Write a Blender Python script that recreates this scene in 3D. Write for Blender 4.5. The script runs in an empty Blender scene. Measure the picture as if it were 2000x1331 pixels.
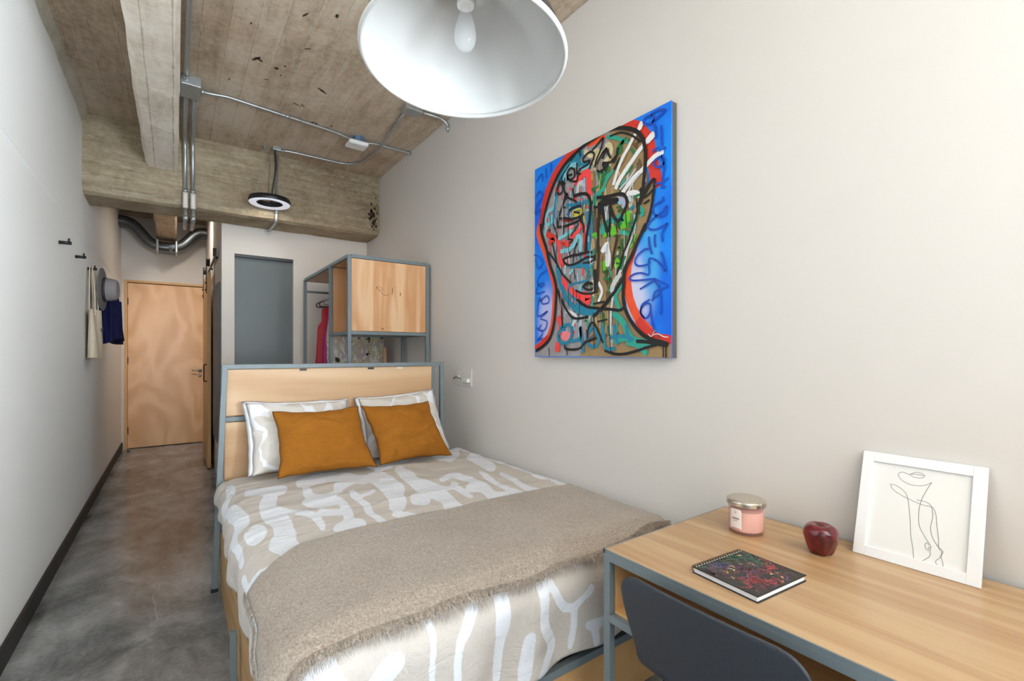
import bpy, bmesh, math, random
from mathutils import Vector, Matrix, noise

# ---------------------------------------------------------------- camera, world, lights, exposure
scene = bpy.context.scene
C = scene.collection
CAM_H = 1.30
YAW = math.atan2(659.0, 915.0)
cam_data = bpy.data.cameras.new('camera')
cam = bpy.data.objects.new('camera', cam_data)
C.objects.link(cam)
cam.location = (0, 0, CAM_H)
cam.rotation_euler = (math.pi/2, 0, -YAW)
cam_data.sensor_width = 36.0
cam_data.lens = 36.0*915.0/2000.0
cam_data.shift_x = 0.0
cam_data.shift_y = (690.0-665.5)/2000.0
cam_data.clip_start = 0.02
cam_data.clip_end = 60
scene.camera = cam

world = bpy.data.worlds.new('daylight')
scene.world = world
world.use_nodes = True
bg = world.node_tree.nodes['Background']
bg.inputs['Color'].default_value = (0.80, 0.90, 1.0, 1)
bg.inputs['Strength'].default_value = 1.2

def area(name, loc, rot, sx, sy, power, col):
    d = bpy.data.lights.new(name, 'AREA')
    d.shape = 'RECTANGLE'; d.size = sx; d.size_y = sy; d.energy = power; d.color = col
    o = bpy.data.objects.new(name, d); C.objects.link(o)
    o.location = loc; o.rotation_euler = rot
    return o
# daylight coming in through the tall window behind the camera
WIN = (0.10, 1.72, 0.10, 3.05)
ADDED_WIN = (-3.5, -1.5, 0.25, 2.95)  # side window added out of view to carry light to the left wall
LC = (0.80, 0.92, 1.02)
area('window_daylight', (1.15, -3.50, 1.35), (math.radians(90+10), 0, math.radians(12)), 1.0, 2.2, 30, LC)
area('added_side_daylight', (1.86, (ADDED_WIN[0]+ADDED_WIN[1])/2, 1.35), (math.radians(90+15), 0, math.radians(90)), 1.9, 2.2, 720, LC)  # fill coming through the added side window

scene.view_settings.view_transform = 'Standard'
scene.view_settings.look = 'None'
scene.view_settings.gamma = 1.0
scene.view_settings.use_curve_mapping = False
scene.view_settings.exposure = 0.88

# ---------------------------------------------------------------- helpers
PI = math.pi
def lin(r, g, b):
    f = lambda c: (c/255.0/12.92) if c/255.0 <= 0.04045 else ((c/255.0+0.055)/1.055)**2.4
    return (f(r), f(g), f(b), 1.0)

class N:
    """tiny node-tree builder"""
    def __init__(s, name, rough=0.5, metal=0.0, col=None, spec=None):
        s.m = bpy.data.materials.new(name); s.m.use_nodes = True
        s.t = s.m.node_tree; s.b = s.t.nodes['Principled BSDF']
        s.b.inputs['Roughness'].default_value = rough
        s.b.inputs['Metallic'].default_value = metal
        if col: s.b.inputs['Base Color'].default_value = col
        if spec is not None: s.b.inputs['Specular IOR Level'].default_value = spec
    def n(s, kind, **kw):
        o = s.t.nodes.new(kind)
        for k, v in kw.items():
            setattr(o, k, v)
        return o
    def l(s, a, b): s.t.links.new(a, b)
    def val(s, x, inp):
        if hasattr(x, 'links'): s.l(x, inp)
        else: inp.default_value = x
    def math(s, op, a, b=0.0, c=0.0, clamp=False):
        o = s.n('ShaderNodeMath', operation=op, use_clamp=clamp)
        s.val(a, o.inputs[0]); s.val(b, o.inputs[1])
        if op in ('MULTIPLY_ADD', 'SMOOTH_MIN', 'COMPARE'): s.val(c, o.inputs[2])
        return o.outputs[0]
    def co(s, kind='Object'):
        return s.n('ShaderNodeTexCoord').outputs[kind]
    def mapping(s, scale, loc=(0,0,0), rot=(0,0,0), src=None):
        o = s.n('ShaderNodeMapping')
        o.inputs['Scale'].default_value = scale; o.inputs['Location'].default_value = loc; o.inputs['Rotation'].default_value = rot
        s.l(src if src else s.co(), o.inputs['Vector'])
        return o.outputs[0]
    def noise(s, vec, scale=5, detail=4, rough=0.5, dist=0.0):
        o = s.n('ShaderNodeTexNoise')
        s.l(vec, o.inputs['Vector'])
        o.inputs['Scale'].default_value = scale; o.inputs['Detail'].default_value = detail
        o.inputs['Roughness'].default_value = rough; o.inputs['Distortion'].default_value = dist
        return o.outputs['Fac']
    def ramp(s, f, stops, interp='LINEAR'):
        o = s.n('ShaderNodeValToRGB'); o.color_ramp.interpolation = interp
        e = o.color_ramp.elements
        while len(e) < len(stops): e.new(0.5)
        for q, (p, c) in zip(e, stops):
            q.position = p; q.color = c if len(c) == 4 else (*c, 1)
        s.l(f, o.inputs[0]); return o.outputs[0]
    def mr(s, f, a, b, c=0.0, d=1.0, smooth=False):
        o = s.n('ShaderNodeMapRange')
        if smooth: o.interpolation_type = 'SMOOTHSTEP'
        s.l(f, o.inputs[0])
        for i, v in enumerate((a, b, c, d)): o.inputs[i+1].default_value = v
        return o.outputs[0]
    def mix(s, f, a, b, mode='MIX'):
        o = s.n('ShaderNodeMix', data_type='RGBA', blend_type=mode)
        s.val(f, o.inputs[0]); s.val(a, o.inputs[6]); s.val(b, o.inputs[7])
        return o.outputs[2]
    def bump(s, h, strength=0.3, dist=0.01, normal=None):
        o = s.n('ShaderNodeBump'); o.inputs['Strength'].default_value = strength; o.inputs['Distance'].default_value = dist
        s.l(h, o.inputs['Height'])
        if normal: s.l(normal, o.inputs['Normal'])
        s.l(o.outputs[0], s.b.inputs['Normal']); return o.outputs[0]
    def color(s, c): s.val(c, s.b.inputs['Base Color'])
    def roughness(s, c): s.val(c, s.b.inputs['Roughness'])

def plain(name, col, rough=0.5, metal=0.0, nz=0.0, spec=None, bump=0.0, bscale=60):
    k = N(name, rough, metal, col, spec)
    f = k.noise(k.co(), bscale, 3)
    if nz:
        k.color(k.mix(f, tuple(c*(1-nz) for c in col[:3])+(1,), tuple(min(1, c*(1+nz)) for c in col[:3])+(1,)))
    if bump: k.bump(f, bump, 0.004)
    return k.m

def m_wall(name, col):
    k = N(name, 0.75, 0, col, 0.3)
    big = k.noise(k.co(), 1.3, 3); k.color(k.mix(big, tuple(c*0.975 for c in col[:3])+(1,), col))
    fine = k.noise(k.co(), 90, 3)
    soft = k.noise(k.co(), 3.0, 2)
    k.bump(k.math('ADD', k.math('MULTIPLY', fine, 0.12), soft), 0.18, 0.01)
    return k.m

def m_concrete(name, axis=0, width=0.125, dark=(158,138,116), mid=(182,163,141), light=(204,188,168), stain=0.5):
    k = N(name, 0.85, 0, None, 0.25)
    p = k.co()
    sep = k.n('ShaderNodeSeparateXYZ'); k.l(p, sep.inputs[0])
    c = sep.outputs[axis]
    wob = k.noise(p, 3.5, 3)
    c2 = k.math('ADD', k.math('DIVIDE', c, width), k.math('MULTIPLY', wob, 0.12))
    cell = k.math('FLOOR', c2)
    fr = k.math('FRACT', c2)
    wn = k.n('ShaderNodeTexWhiteNoise', noise_dimensions='1D'); k.l(cell, wn.inputs['W'])
    edge = k.math('MINIMUM', fr, k.math('SUBTRACT', 1.0, fr))
    sc = [1.0, 1.0, 1.0]
    for i in range(3): sc[i] = 6.0 if i == axis else 1.0
    if axis == 2: sc = [1.2, 1.2, 14.0]
    stre = k.noise(k.mapping(tuple(sc)), 2.2, 8, 0.68, 0.4)
    blot = k.noise(k.mapping((1,1,1), (3.1, 7.7, 1.9)), 1.6, 9, 0.66, 0.6)
    fine = k.noise(p, 26, 8, 0.75)
    f = k.math('ADD', k.math('MULTIPLY', stre, 0.34), k.math('MULTIPLY', blot, 0.40))
    f = k.math('ADD', f, k.math('MULTIPLY', wn.outputs[0], 0.05))
    f = k.math('ADD', f, k.math('MULTIPLY', fine, 0.30))
    base = k.ramp(k.mr(f, 0.33, 0.70), [(0.0, lin(*[c_*0.78 for c_ in dark])), (0.28, lin(*dark)), (0.52, lin(*mid)), (0.8, lin(*light)), (1.0, lin(196,184,166))])
    # warm rusty tint patches
    rust = k.mr(k.noise(k.mapping((1,1,1), (11, 2, 5)), 2.3, 6, 0.6), 0.55, 0.72, 0, 0.55)
    base = k.mix(rust, base, k.mix(0.5, base, lin(160,118,82)))
    # seams between boards: broken pale grout and thin dark lines
    brk = k.noise(k.mapping((1,1,1), (5, 5, 5)), 9, 5, 0.7)
    seam = k.math('MULTIPLY', k.mr(edge, 0.0, 0.085, 1.0, 0.0, True), k.mr(brk, 0.47, 0.58, 0.0, 1.0))
    base = k.mix(k.math('MULTIPLY', seam, 0.8), base, lin(205,192,172))
    dline = k.math('MULTIPLY', k.mr(edge, 0.0, 0.024, 1.0, 0.0), 0.5)
    base = k.mix(dline, base, lin(92,76,60))
    # pits
    vor = k.n('ShaderNodeTexVoronoi'); k.l(p, vor.inputs['Vector']); vor.inputs['Scale'].default_value = 7.0
    pit = k.math('MULTIPLY', k.mr(vor.outputs['Distance'], 0.0, 0.09, 1.0, 0.0), k.mr(brk, 0.6, 0.66))
    base = k.mix(k.math('MULTIPLY', pit, stain), base, lin(52,38,28))
    k.color(base)
    h = k.math('ADD', k.math('MULTIPLY', fine, 0.5), k.math('MULTIPLY', seam, 0.4))
    h = k.math('SUBTRACT', h, pit)
    h = k.math('ADD', h, k.math('MULTIPLY', wn.outputs[0], 0.35))
    k.bump(h, 0.55, 0.012)
    return k.m

def m_wood(name, light, dark, along=1, across=(4.0, 0.7), rings=26.0, contrast=0.6, rough=0.42, knots=0.0, coat=0.0, seed=0.0, fine=0.35, soft=False):
    k = N(name, rough, 0, None, 0.4)
    sc = [across[0]]*3; sc[along] = across[1]
    v = k.mapping(tuple(sc), (seed, seed*0.7+0.3, seed*1.3))
    base = k.noise(v, 1.0, 2.0, 0.45, 0.35)
    r = k.math('SINE', k.math('MULTIPLY', base, rings*2))
    r = k.mr(r, -1.0, 1.0)
    r = k.math('POWER', r, 1.0 if soft else 1.8)
    sf = [90.0]*3; sf[along] = 2.5
    fi = k.noise(k.mapping(tuple(sf)), 1.0, 4, 0.6)
    bl = k.noise(k.mapping((1,1,1), (seed+2, 1, 3)), 1.4, 3)
    f = k.math('ADD', k.math('MULTIPLY', r, contrast), k.math('MULTIPLY', k.math('SUBTRACT', fi, 0.5), fine*2))
    f = k.math('ADD', f, k.math('MULTIPLY', k.math('SUBTRACT', bl, 0.5), 0.9), clamp=True)
    c = k.mix(f, lin(*light), lin(*dark))
    if knots:
        vor = k.n('ShaderNodeTexVoronoi'); k.l(k.mapping(tuple(2.2 if i != along else 1.2 for i in range(3)), (seed*3+.2, .4, seed)), vor.inputs['Vector']); vor.inputs['Scale'].default_value = 1.0
        kn = k.mr(vor.outputs['Distance'], 0.02, 0.10, 1.0, 0.0, True)
        c = k.mix(k.math('MULTIPLY', kn, knots), c, lin(120,72,36))
    k.color(c)
    k.roughness(k.mr(fi, 0.3, 0.7, rough-0.05, rough+0.08))
    if coat:
        k.b.inputs['Coat Weight'].default_value = coat; k.b.inputs['Coat Roughness'].default_value = 0.22
    k.bump(fi, 0.05, 0.002)
    return k.m

# ---- mesh builder
class B:
    def __init__(s):
        s.v = []; s.f = []; s.mi = []; s.cur = 0; s.smooth = []
        s.sm = False
    def add(s, verts, faces):
        o = len(s.v); s.v += [tuple(v) for v in verts]
        for f in faces:
            s.f.append([i+o for i in f]); s.mi.append(s.cur); s.smooth.append(s.sm)
        return s
    def box(s, x0, x1, y0, y1, z0, z1):
        v = [(x0,y0,z0),(x1,y0,z0),(x1,y1,z0),(x0,y1,z0),(x0,y0,z1),(x1,y0,z1),(x1,y1,z1),(x0,y1,z1)]
        return s.add(v, [(0,3,2,1),(4,5,6,7),(0,1,5,4),(1,2,6,5),(2,3,7,6),(3,0,4,7)])
    def bar(s, a, b, w, h=None, up=(0,0,1)):
        """rectangular bar from a to b"""
        a = Vector(a); b = Vector(b); h = h or w
        d = (b-a).normalized(); u = Vector(up)
        if abs(d.dot(u)) > 0.98: u = Vector((0,1,0))
        r = d.cross(u).normalized(); u = r.cross(d).normalized()
        v = []
        for p in (a, b):
            for i, j in ((-1,-1),(1,-1),(1,1),(-1,1)): v.append(p + r*(w/2*i) + u*(h/2*j))
        return s.add(v, [(0,1,2,3),(7,6,5,4),(0,4,5,1),(1,5,6,2),(2,6,7,3),(3,7,4,0)])
    def tube(s, pts, r, n=12, cap=True, closed=False, rads=None):
        pts = [Vector(p) for p in pts]; m = len(pts); rings = []
        prev = None
        for i, p in enumerate(pts):
            if closed: d = (pts[(i+1) % m]-pts[i-1]).normalized()
            else: d = (pts[min(i+1, m-1)]-pts[max(i-1, 0)]).normalized()
            if prev is None:
                q = Vector((0,0,1)) if abs(d.z) < 0.9 else Vector((1,0,0))
                u = d.cross(q).normalized()
            else:
                u = (prev - d*prev.dot(d)).normalized()
            w = d.cross(u); prev = u
            rr = rads[i] if rads else r
            rings.append([p + u*(rr*math.cos(2*PI*k/n)) + w*(rr*math.sin(2*PI*k/n)) for k in range(n)])
        v = [q for R in rings for q in R]; f = []
        for i in range(m if closed else m-1):
            a = i*n; b = ((i+1) % m)*n
            for k in range(n): f.append((a+k, a+(k+1) % n, b+(k+1) % n, b+k))
        if cap and not closed:
            f.append(tuple(range(n))[::-1]); f.append(tuple((m-1)*n+k for k in range(n)))
        return s.add(v, f)
    def lathe(s, prof, n=48, cen=(0,0,0), M=None, fn=None):
        v = []; f = []
        for (r, z) in prof:
            for k in range(n):
                a = 2*PI*k/n; rr = fn(r, z, a) if fn else r
                p = Vector((rr*math.cos(a), rr*math.sin(a), z))
                if M: p = M @ p
                v.append(p + Vector(cen))
        for i in range(len(prof)-1):
            for k in range(n): f.append((i*n+k, i*n+(k+1) % n, (i+1)*n+(k+1) % n, (i+1)*n+k))
        return s.add(v, f)
    def prism(s, poly, d0, d1, axis='y'):
        def P(a, b, c): return {'y': (a, c, b), 'x': (c, a, b), 'z': (a, b, c)}[axis]
        n = len(poly)
        v = [P(a, b, d0) for a, b in poly]+[P(a, b, d1) for a, b in poly]
        f = [tuple(range(n)), tuple(range(n, 2*n))[::-1]]
        for i in range(n): f.append((i, n+i, n+(i+1) % n, (i+1) % n))
        return s.add(v, f)
    def grid(s, fn, nu, nv, closed_u=False):
        v = [fn(i/nu, j/nv) for j in range(nv+1) for i in range(nu+1)]
        f = [(j*(nu+1)+i, j*(nu+1)+i+1, (j+1)*(nu+1)+i+1, (j+1)*(nu+1)+i) for j in range(nv) for i in range(nu)]
        return s.add(v, f)
    def build(s, name, mats, parent=None, bevel=0.0, smooth=False, loc=None, segs=2, fixn=True):
        me = bpy.data.meshes.new(name)
        me.from_pydata([tuple(v) for v in s.v], [], s.f)
        if not isinstance(mats, (list, tuple)): mats = [mats]
        for m in mats: me.materials.append(m)
        for p, i, q in zip(me.polygons, s.mi, s.smooth):
            p.material_index = i; p.use_smooth = smooth or q
        if fixn:
            bm = bmesh.new(); bm.from_mesh(me); bmesh.ops.recalc_face_normals(bm, faces=bm.faces)
            if loc is not None: bmesh.ops.translate(bm, verts=bm.verts, vec=-Vector(loc))
            bm.to_mesh(me); bm.free()
        o = bpy.data.objects.new(name, me); C.objects.link(o)
        if loc is not None: o.location = loc
        if parent:
            pl = Vector(parent.location)
            o.parent = parent
            if parent.parent: pl = pl + Vector(parent.parent.location)
            o.location = Vector(loc if loc is not None else (0,0,0)) - pl
        if bevel:
            b = o.modifiers.new('bevel', 'BEVEL'); b.width = bevel; b.segments = segs; b.limit_method = 'ANGLE'; b.angle_limit = math.radians(40)
        return o

def tag(o, label, cat, group=None, kind=None):
    if label: o['label'] = label
    if cat: o['category'] = cat
    if group: o['group'] = group
    if kind: o['kind'] = kind
    return o
def thing(name, label, cat, loc=(0,0,0), group=None):
    o = bpy.data.objects.new(name, None); C.objects.link(o); o.location = loc
    o.empty_display_size = 0.1
    return tag(o, label, cat, group)
def struct(o, label, cat):
    return tag(o, label, cat, kind='structure')
def smooth_path(pts, seg=6):
    pts = [Vector(p) for p in pts]
    if len(pts) < 3: return pts
    P = [pts[0]*2-pts[1]]+pts+[pts[-1]*2-pts[-2]]; out = []
    for i in range(1, len(P)-2):
        a, b, c, d = P[i-1:i+3]
        for k in range(seg):
            t = k/seg
            out.append(0.5*((2*b)+(c-a)*t+(2*a-5*b+4*c-d)*t*t+(3*b-a-3*c+d)*t**3))
    out.append(P[-2]); return out
def fillet(pts, r=0.05, seg=6):
    pts = [Vector(p) for p in pts]; out = [pts[0]]
    for i in range(1, len(pts)-1):
        a, b, c = pts[i-1], pts[i], pts[i+1]
        d1 = (a-b); d2 = (c-b); q = min(r, d1.length*0.49, d2.length*0.49)
        p1 = b+d1.normalized()*q; p2 = b+d2.normalized()*q
        for k in range(seg+1):
            t = k/seg; out.append(p1*(1-t)**2+b*2*t*(1-t)+p2*t*t)
    out.append(pts[-1]); return out
def vn(x, y, z=0.0): return noise.noise(Vector((x, y, z)))
def sstep(a, b, x):
    t = max(0.0, min(1.0, (x-a)/(b-a))); return t*t*(3-2*t)

# ---------------------------------------------------------------- materials
M = {}
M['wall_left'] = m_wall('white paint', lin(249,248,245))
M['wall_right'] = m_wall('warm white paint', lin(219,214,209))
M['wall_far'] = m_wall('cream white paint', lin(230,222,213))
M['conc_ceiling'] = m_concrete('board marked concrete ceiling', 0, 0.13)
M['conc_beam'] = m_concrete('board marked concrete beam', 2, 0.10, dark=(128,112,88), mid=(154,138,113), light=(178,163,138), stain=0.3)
M['conc_long'] = m_concrete('pale board marked concrete', 0, 0.12, dark=(214,199,180), mid=(236,224,208), light=(246,238,226), stain=0.3)
M['steel'] = plain('blue grey painted steel', lin(117,128,133), 0.42, 0.0, 0.06)
M['steel_dark'] = plain('dark steel edge', lin(62,66,68), 0.5)
M['galv'] = plain('galvanised metal', lin(176,180,180), 0.38, 0.75, 0.18, bscale=30)
M['galv_dark'] = plain('dark galvanised duct', lin(96,100,102), 0.3, 0.8, 0.25, bscale=14)
M['black'] = plain('black metal', lin(26,26,27), 0.45)
M['rubber'] = plain('black baseboard', lin(40,39,38), 0.55, 0, 0.15, bscale=8)
M['white_plastic'] = plain('white plastic', lin(232,231,228), 0.35)
M['pine_desk'] = m_wood('desk pine', (188,157,118), (164,125,86), 1, (11.0, 0.7), 11, 0.6, 0.34, coat=0.25, seed=1.0, soft=True)
M['pine_inner'] = m_wood('inner pine', (226,180,122), (200,146,88), 1, (5.0, 0.8), 10, 0.4, 0.4, seed=2.2, soft=True)
M['pine_box'] = m_wood('cabinet pine', (234,194,152), (208,146,94), 2, (8.0, 0.8), 9, 0.75, 0.4, seed=3.6, soft=True, fine=0.2)
M['pine_head'] = m_wood('headboard plywood', (218,184,146), (190,146,104), 0, (4.0, 0.7), 9, 0.6, 0.42, seed=5.3, soft=True, fine=0.2)
M['pine_side'] = m_wood('bed side plywood', (196,160,112), (156,114,70), 1, (14.0, 0.6), 14, 0.6, 0.5, seed=6.1, soft=True)
M['door_wood'] = m_wood('door plywood', (250,202,152), (224,166,112), 2, (2.0, 1.1), 20, 0.6, 0.3, coat=0.35, seed=7.9, soft=True, fine=0.15)
M['door_edge'] = m_wood('door edge pine', (226,180,124), (206,154,96), 2, (12.0, 0.8), 6, 0.3, 0.45, seed=8.1, soft=True)

def m_floor():
    k = N('polished concrete floor', 0.2, 0, None, 0.5)
    p = k.co()
    big = k.noise(k.mapping((1.0, 0.8, 1)), 1.7, 9, 0.62, 0.9)
    med = k.noise(k.mapping((1.6, 0.8, 1), (4, 9, 0)), 4.0, 8, 0.6, 0.5)
    fi = k.noise(p, 45, 6, 0.7)
    f = k.math('ADD', k.math('MULTIPLY', big, 0.55), k.math('MULTIPLY', med, 0.32))
    f = k.math('ADD', f, k.math('MULTIPLY', fi, 0.16))
    c = k.ramp(k.mr(f, 0.39, 0.65), [(0, lin(77,78,79)), (0.3, lin(111,113,114)), (0.55, lin(137,139,141)), (0.8, lin(162,164,166)), (1, lin(182,183,184))])
    warm = k.mr(k.noise(k.mapping((1,1,1), (8, 3, 1)), 1.4, 4), 0.5, 0.7, 0, 0.35)
    c = k.mix(warm, c, k.mix(0.6, c, lin(122,98,76)))
    # hairline pale cracks with their own shape
    vd = k.mapping((1,1,1))
    dn = k.n('ShaderNodeTexNoise'); k.l(p, dn.inputs['Vector']); dn.inputs['Scale'].default_value = 5; dn.inputs['Detail'].default_value = 6
    ad = k.n('ShaderNodeVectorMath', operation='MULTIPLY_ADD'); k.l(dn.outputs['Color'], ad.inputs[0]); ad.inputs[1].default_value = (0.10,)*3; k.l(p, ad.inputs[2])
    vo = k.n('ShaderNodeTexVoronoi', feature='DISTANCE_TO_EDGE'); k.l(ad.outputs[0], vo.inputs['Vector']); vo.inputs['Scale'].default_value = 0.9
    cr = k.math('MULTIPLY', k.mr(vo.outputs['Distance'], 0.0, 0.0035, 1, 0), k.mr(k.noise(k.mapping((1,1,1), (2,6,4)), 1.5, 3), 0.54, 0.6))
    c = k.mix(k.math('MULTIPLY', cr, 0.45), c, lin(196,192,184))
    k.color(c)
    k.roughness(k.mr(med, 0.3, 0.7, 0.10, 0.26))
    k.bump(big, 0.05, 0.01)
    return k.m
M['floor'] = m_floor()

# ---------------------------------------------------------------- room shell
XL, XR = -0.58, 1.77
YW, YB, YE = -3.60, 5.28, 8.17      # window wall, bathroom front wall, end wall
XC = 0.367                          # right side of the corridor
ZC = 3.16
T = 0.15
struct(B().box(XL-T, XR+T, YW-T, YE+T, -0.12, 0).build('floor', M['floor']), 'polished grey brown concrete floor running down to the far door', 'floor')
struct(B().box(XL-T, XR+T, YW-T, YE+T, ZC, ZC+0.15).build('ceiling', M['conc_ceiling']), 'bare board-marked concrete ceiling slab', 'ceiling')
# left wall: a slim rounded ridge runs its length at door height
wl = B().box(XL-T, XL, YW-T, YE+T, 0, ZC)
prof = [(XL, 2.195), (XL+0.004, 2.20), (XL+0.007, 2.212), (XL+0.004, 2.225), (XL, 2.235)]
wl.prism([(a, b) for a, b in prof], YW, YE, 'y')
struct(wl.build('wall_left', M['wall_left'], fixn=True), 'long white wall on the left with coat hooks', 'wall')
w = B()
w.box(XR, XR+T, ADDED_WIN[1], YB, 0, ZC); w.box(XR, XR+T, YW-T, ADDED_WIN[0], 0, ZC); w.box(XR, XR+T, ADDED_WIN[0], ADDED_WIN[1], 0, ADDED_WIN[2]); w.box(XR, XR+T, ADDED_WIN[0], ADDED_WIN[1], ADDED_WIN[3], ZC)
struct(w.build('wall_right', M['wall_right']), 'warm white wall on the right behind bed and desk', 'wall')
w = B()
gx0, gx1, gz1 = 0.473, 1.002, 2.272
w.box(XC, gx0, YB, YB+0.12, 0, ZC); w.box(gx1, XR+T, YB, YB+0.12, 0, ZC); w.box(gx0, gx1, YB, YB+0.12, gz1, ZC)
struct(w.build('wall_back', M['wall_far']), 'white partition wall behind the wardrobe with a grey panel set in', 'wall')
struct(B().box(XC, XC+0.12, YB+0.12, YE, 0, ZC).build('wall_corridor', M['wall_far']), 'white wall on the right side of the corridor', 'wall')
dx0, dx1, dz1 = -0.515, 0.362, 2.262
w = B()
w.box(XL, dx0-0.035, YE, YE+T, 0, ZC); w.box(XC-0.001, XC+T, YE, YE+T, 0, ZC); w.box(dx0-0.035, XC-0.001, YE, YE+T, dz1+0.03, ZC)
w.box(dx0-0.035, XC, YE+0.1, YE+T, 0, ZC)
struct(w.build('wall_end', M['wall_far']), 'white end wall above the far plywood door', 'wall')
# window wall behind the camera
w = B()
w.box(XL-T, WIN[0], YW-T, YW, 0, ZC); w.box(WIN[1], XR+T, YW-T, YW, 0, ZC)
w.box(WIN[0], WIN[1], YW-T, YW, 0, WIN[2]); w.box(WIN[0], WIN[1], YW-T, YW, WIN[3], ZC)
struct(w.build('wall_front', M['wall_left']), 'white wall around the tall window', 'wall')
w = B()
fx = [WIN[0], (2*WIN[0]+WIN[1])/3, (WIN[0]+2*WIN[1])/3, WIN[1]]
for x in fx: w.box(x-0.02, x+0.02, YW-0.10, YW-0.06, WIN[2], WIN[3])
for z in (WIN[2]+0.02, 1.25, WIN[3]-0.02): w.box(WIN[0], WIN[1], YW-0.10, YW-0.06, z-0.02, z+0.02)
struct(w.build('window_1', M['black']), 'tall steel window with black mullions', 'window')
w = B()
for k_ in range(4):
    y_ = ADDED_WIN[0]+(ADDED_WIN[1]-ADDED_WIN[0])*k_/3; w.box(XR+0.04, XR+0.08, y_-0.02, y_+0.02, ADDED_WIN[2], ADDED_WIN[3])
for z in (ADDED_WIN[2]+0.02, 1.3, ADDED_WIN[3]-0.02): w.box(XR+0.04, XR+0.08, ADDED_WIN[0], ADDED_WIN[1], z-0.02, z+0.02)
struct(w.build('added_window', M['black']), 'steel side window with black mullions added out of view to brighten the left wall', 'window')
# slate coloured cupboard fronts added out of view to soak up bounced light
cf = thing('added_cupboards', 'row of tall dark taupe cupboards added along the unseen left wall to soak up bounced light', 'added_cupboard', (-0.5, -1.2, 0)); cf['kind'] = 'structure'
taupe = plain('dark taupe laminate', lin(92,90,88), 0.6)
for i in range(6): B().box(XL+0.002, XL+0.05, -3.55+0.72*i, -3.55+0.72*i+0.715, 0.02, 3.1).build('added_front', taupe, cf, bevel=0.003)
# upholstered armchair added out of view to keep window light off the bed foot
ac = thing('added_armchair', 'pale grey upholstered armchair put behind the camera to shade the foot of the bed', 'added_armchair', (1.17, -0.95, 0))
up = plain('pale grey upholstery', lin(170,166,160), 0.9)
B().box(0.72, 1.62, -1.30, -0.68, 0.16, 0.44).build('seat', up, ac, bevel=0.05, segs=4)
B().box(0.66, 1.68, -0.675, -0.50, 0.16, 1.02).build('backrest', up, ac, bevel=0.06, segs=4)
for x0 in (0.62, 1.625): B().box(x0, x0+0.095, -1.32, -0.68, 0.16, 0.62).build('armrest', up, ac, bevel=0.04, segs=4)
for x in (0.72, 1.62):
    for y in (-1.24, -0.58): B().bar((x, y, 0), (x, y, 0.16), 0.04).build('leg', M['black'], ac)
# baseboard
b = B(); b.box(XL, XL+0.014, YW, YE, 0, 0.098)
struct(b.build('baseboard_left', M['rubber'], bevel=0.004), 'black baseboard along the left wall', 'baseboard')
struct(B().box(XR-0.012, XR, YW, 0.9, 0, 0.098).build('baseboard_right', M['rubber']), 'black baseboard along the right wall', 'baseboard')
# rough concrete strip where the left wall meets the ceiling
w = B(); n_ = 90
for i in range(n_):
    y0 = YW+(4.88-YW)*i/n_; y1 = YW+(4.88-YW)*(i+1)/n_
    a0 = 0.035+0.012*vn(y0*2.1, 3); a1 = 0.035+0.012*vn(y1*2.1, 3)
    h0 = 0.06+0.02*vn(y0*3, 9); h1 = 0.06+0.02*vn(y1*3, 9)
    v = [(XL, y0, ZC-h0), (XL+a0, y0, ZC), (XL, y1, ZC-h1), (XL+a1, y1, ZC)]
    w.add(v, [(0,1,3,2)])
struct(w.build('trim_1', m_concrete('pale mortar', 0, 0.4, dark=(176,166,148), mid=(196,188,172), light=(210,203,190))), 'pale mortar fillet between left wall and ceiling', 'trim')

# beams
poly = [(4.88, ZC), (4.865, 2.62), (4.90, 2.565), (4.94, 2.548), (5.26, 2.545), (YB, 2.56), (YB, ZC)]
beam = B()
nn = 40
def rough_beam(poly, x0, x1, nseg, amp, seed):
    bb = B(); n = len(poly)
    vs = []
    for i in range(nseg+1):
        x = x0+(x1-x0)*i/nseg
        for j, (y, z) in enumerate(poly):
            k = 0.0 if j in (0, n-1) else amp
            vs.append((x, y+k*vn(x*4+seed, j*3.1), z+(k*vn(x*5+seed, j*1.7+9) if 0 < j < n-1 else 0)))
    fs = []
    for i in range(nseg):
        for j in range(n): fs.append((i*n+j, i*n+(j+1) % n, (i+1)*n+(j+1) % n, (i+1)*n+j))
    fs.append(tuple(range(n))[::-1]); fs.append(tuple(nseg*n+j for j in range(n)))
    return bb.add(vs, fs)
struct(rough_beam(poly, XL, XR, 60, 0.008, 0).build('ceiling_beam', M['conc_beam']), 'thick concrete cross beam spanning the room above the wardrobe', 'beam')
bb = B()
vs = []; fs = []; ns = 80
pl = [(-0.205, ZC), (-0.195, 2.86), (-0.175, 2.835), (0.005, 2.832), (0.022, 2.85), (0.028, ZC)]
def long_beam(y0, y1, seed):
    bb = B(); vs = []; fs = []; n = len(pl)
    for i in range(ns+1):
        y = y0+(y1-y0)*i/ns
        for j, (x, z) in enumerate(pl):
            k = 0 if j in (0, n-1) else 0.008
            vs.append((x+k*vn(y*4+seed, j*2.3), y, z+k*vn(y*5, j*4.4+seed)))
    for i in range(ns):
        for j in range(n): fs.append((i*n+j, i*n+(j+1) % n, (i+1)*n+(j+1) % n, (i+1)*n+j))
    fs.append(tuple(range(n))[::-1]); fs.append(tuple(ns*n+j for j in range(n)))
    return bb.add(vs, fs)
struct(long_beam(YW, 4.88, 1).build('ceiling_beam', M['conc_long']), 'pale concrete joist running lengthwise under the ceiling beside the conduits', 'beam')
struct(long_beam(YB, YE, 5).build('ceiling_beam', M['conc_ceiling']), 'dark concrete joist above the corridor behind the metal duct', 'beam')

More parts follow.
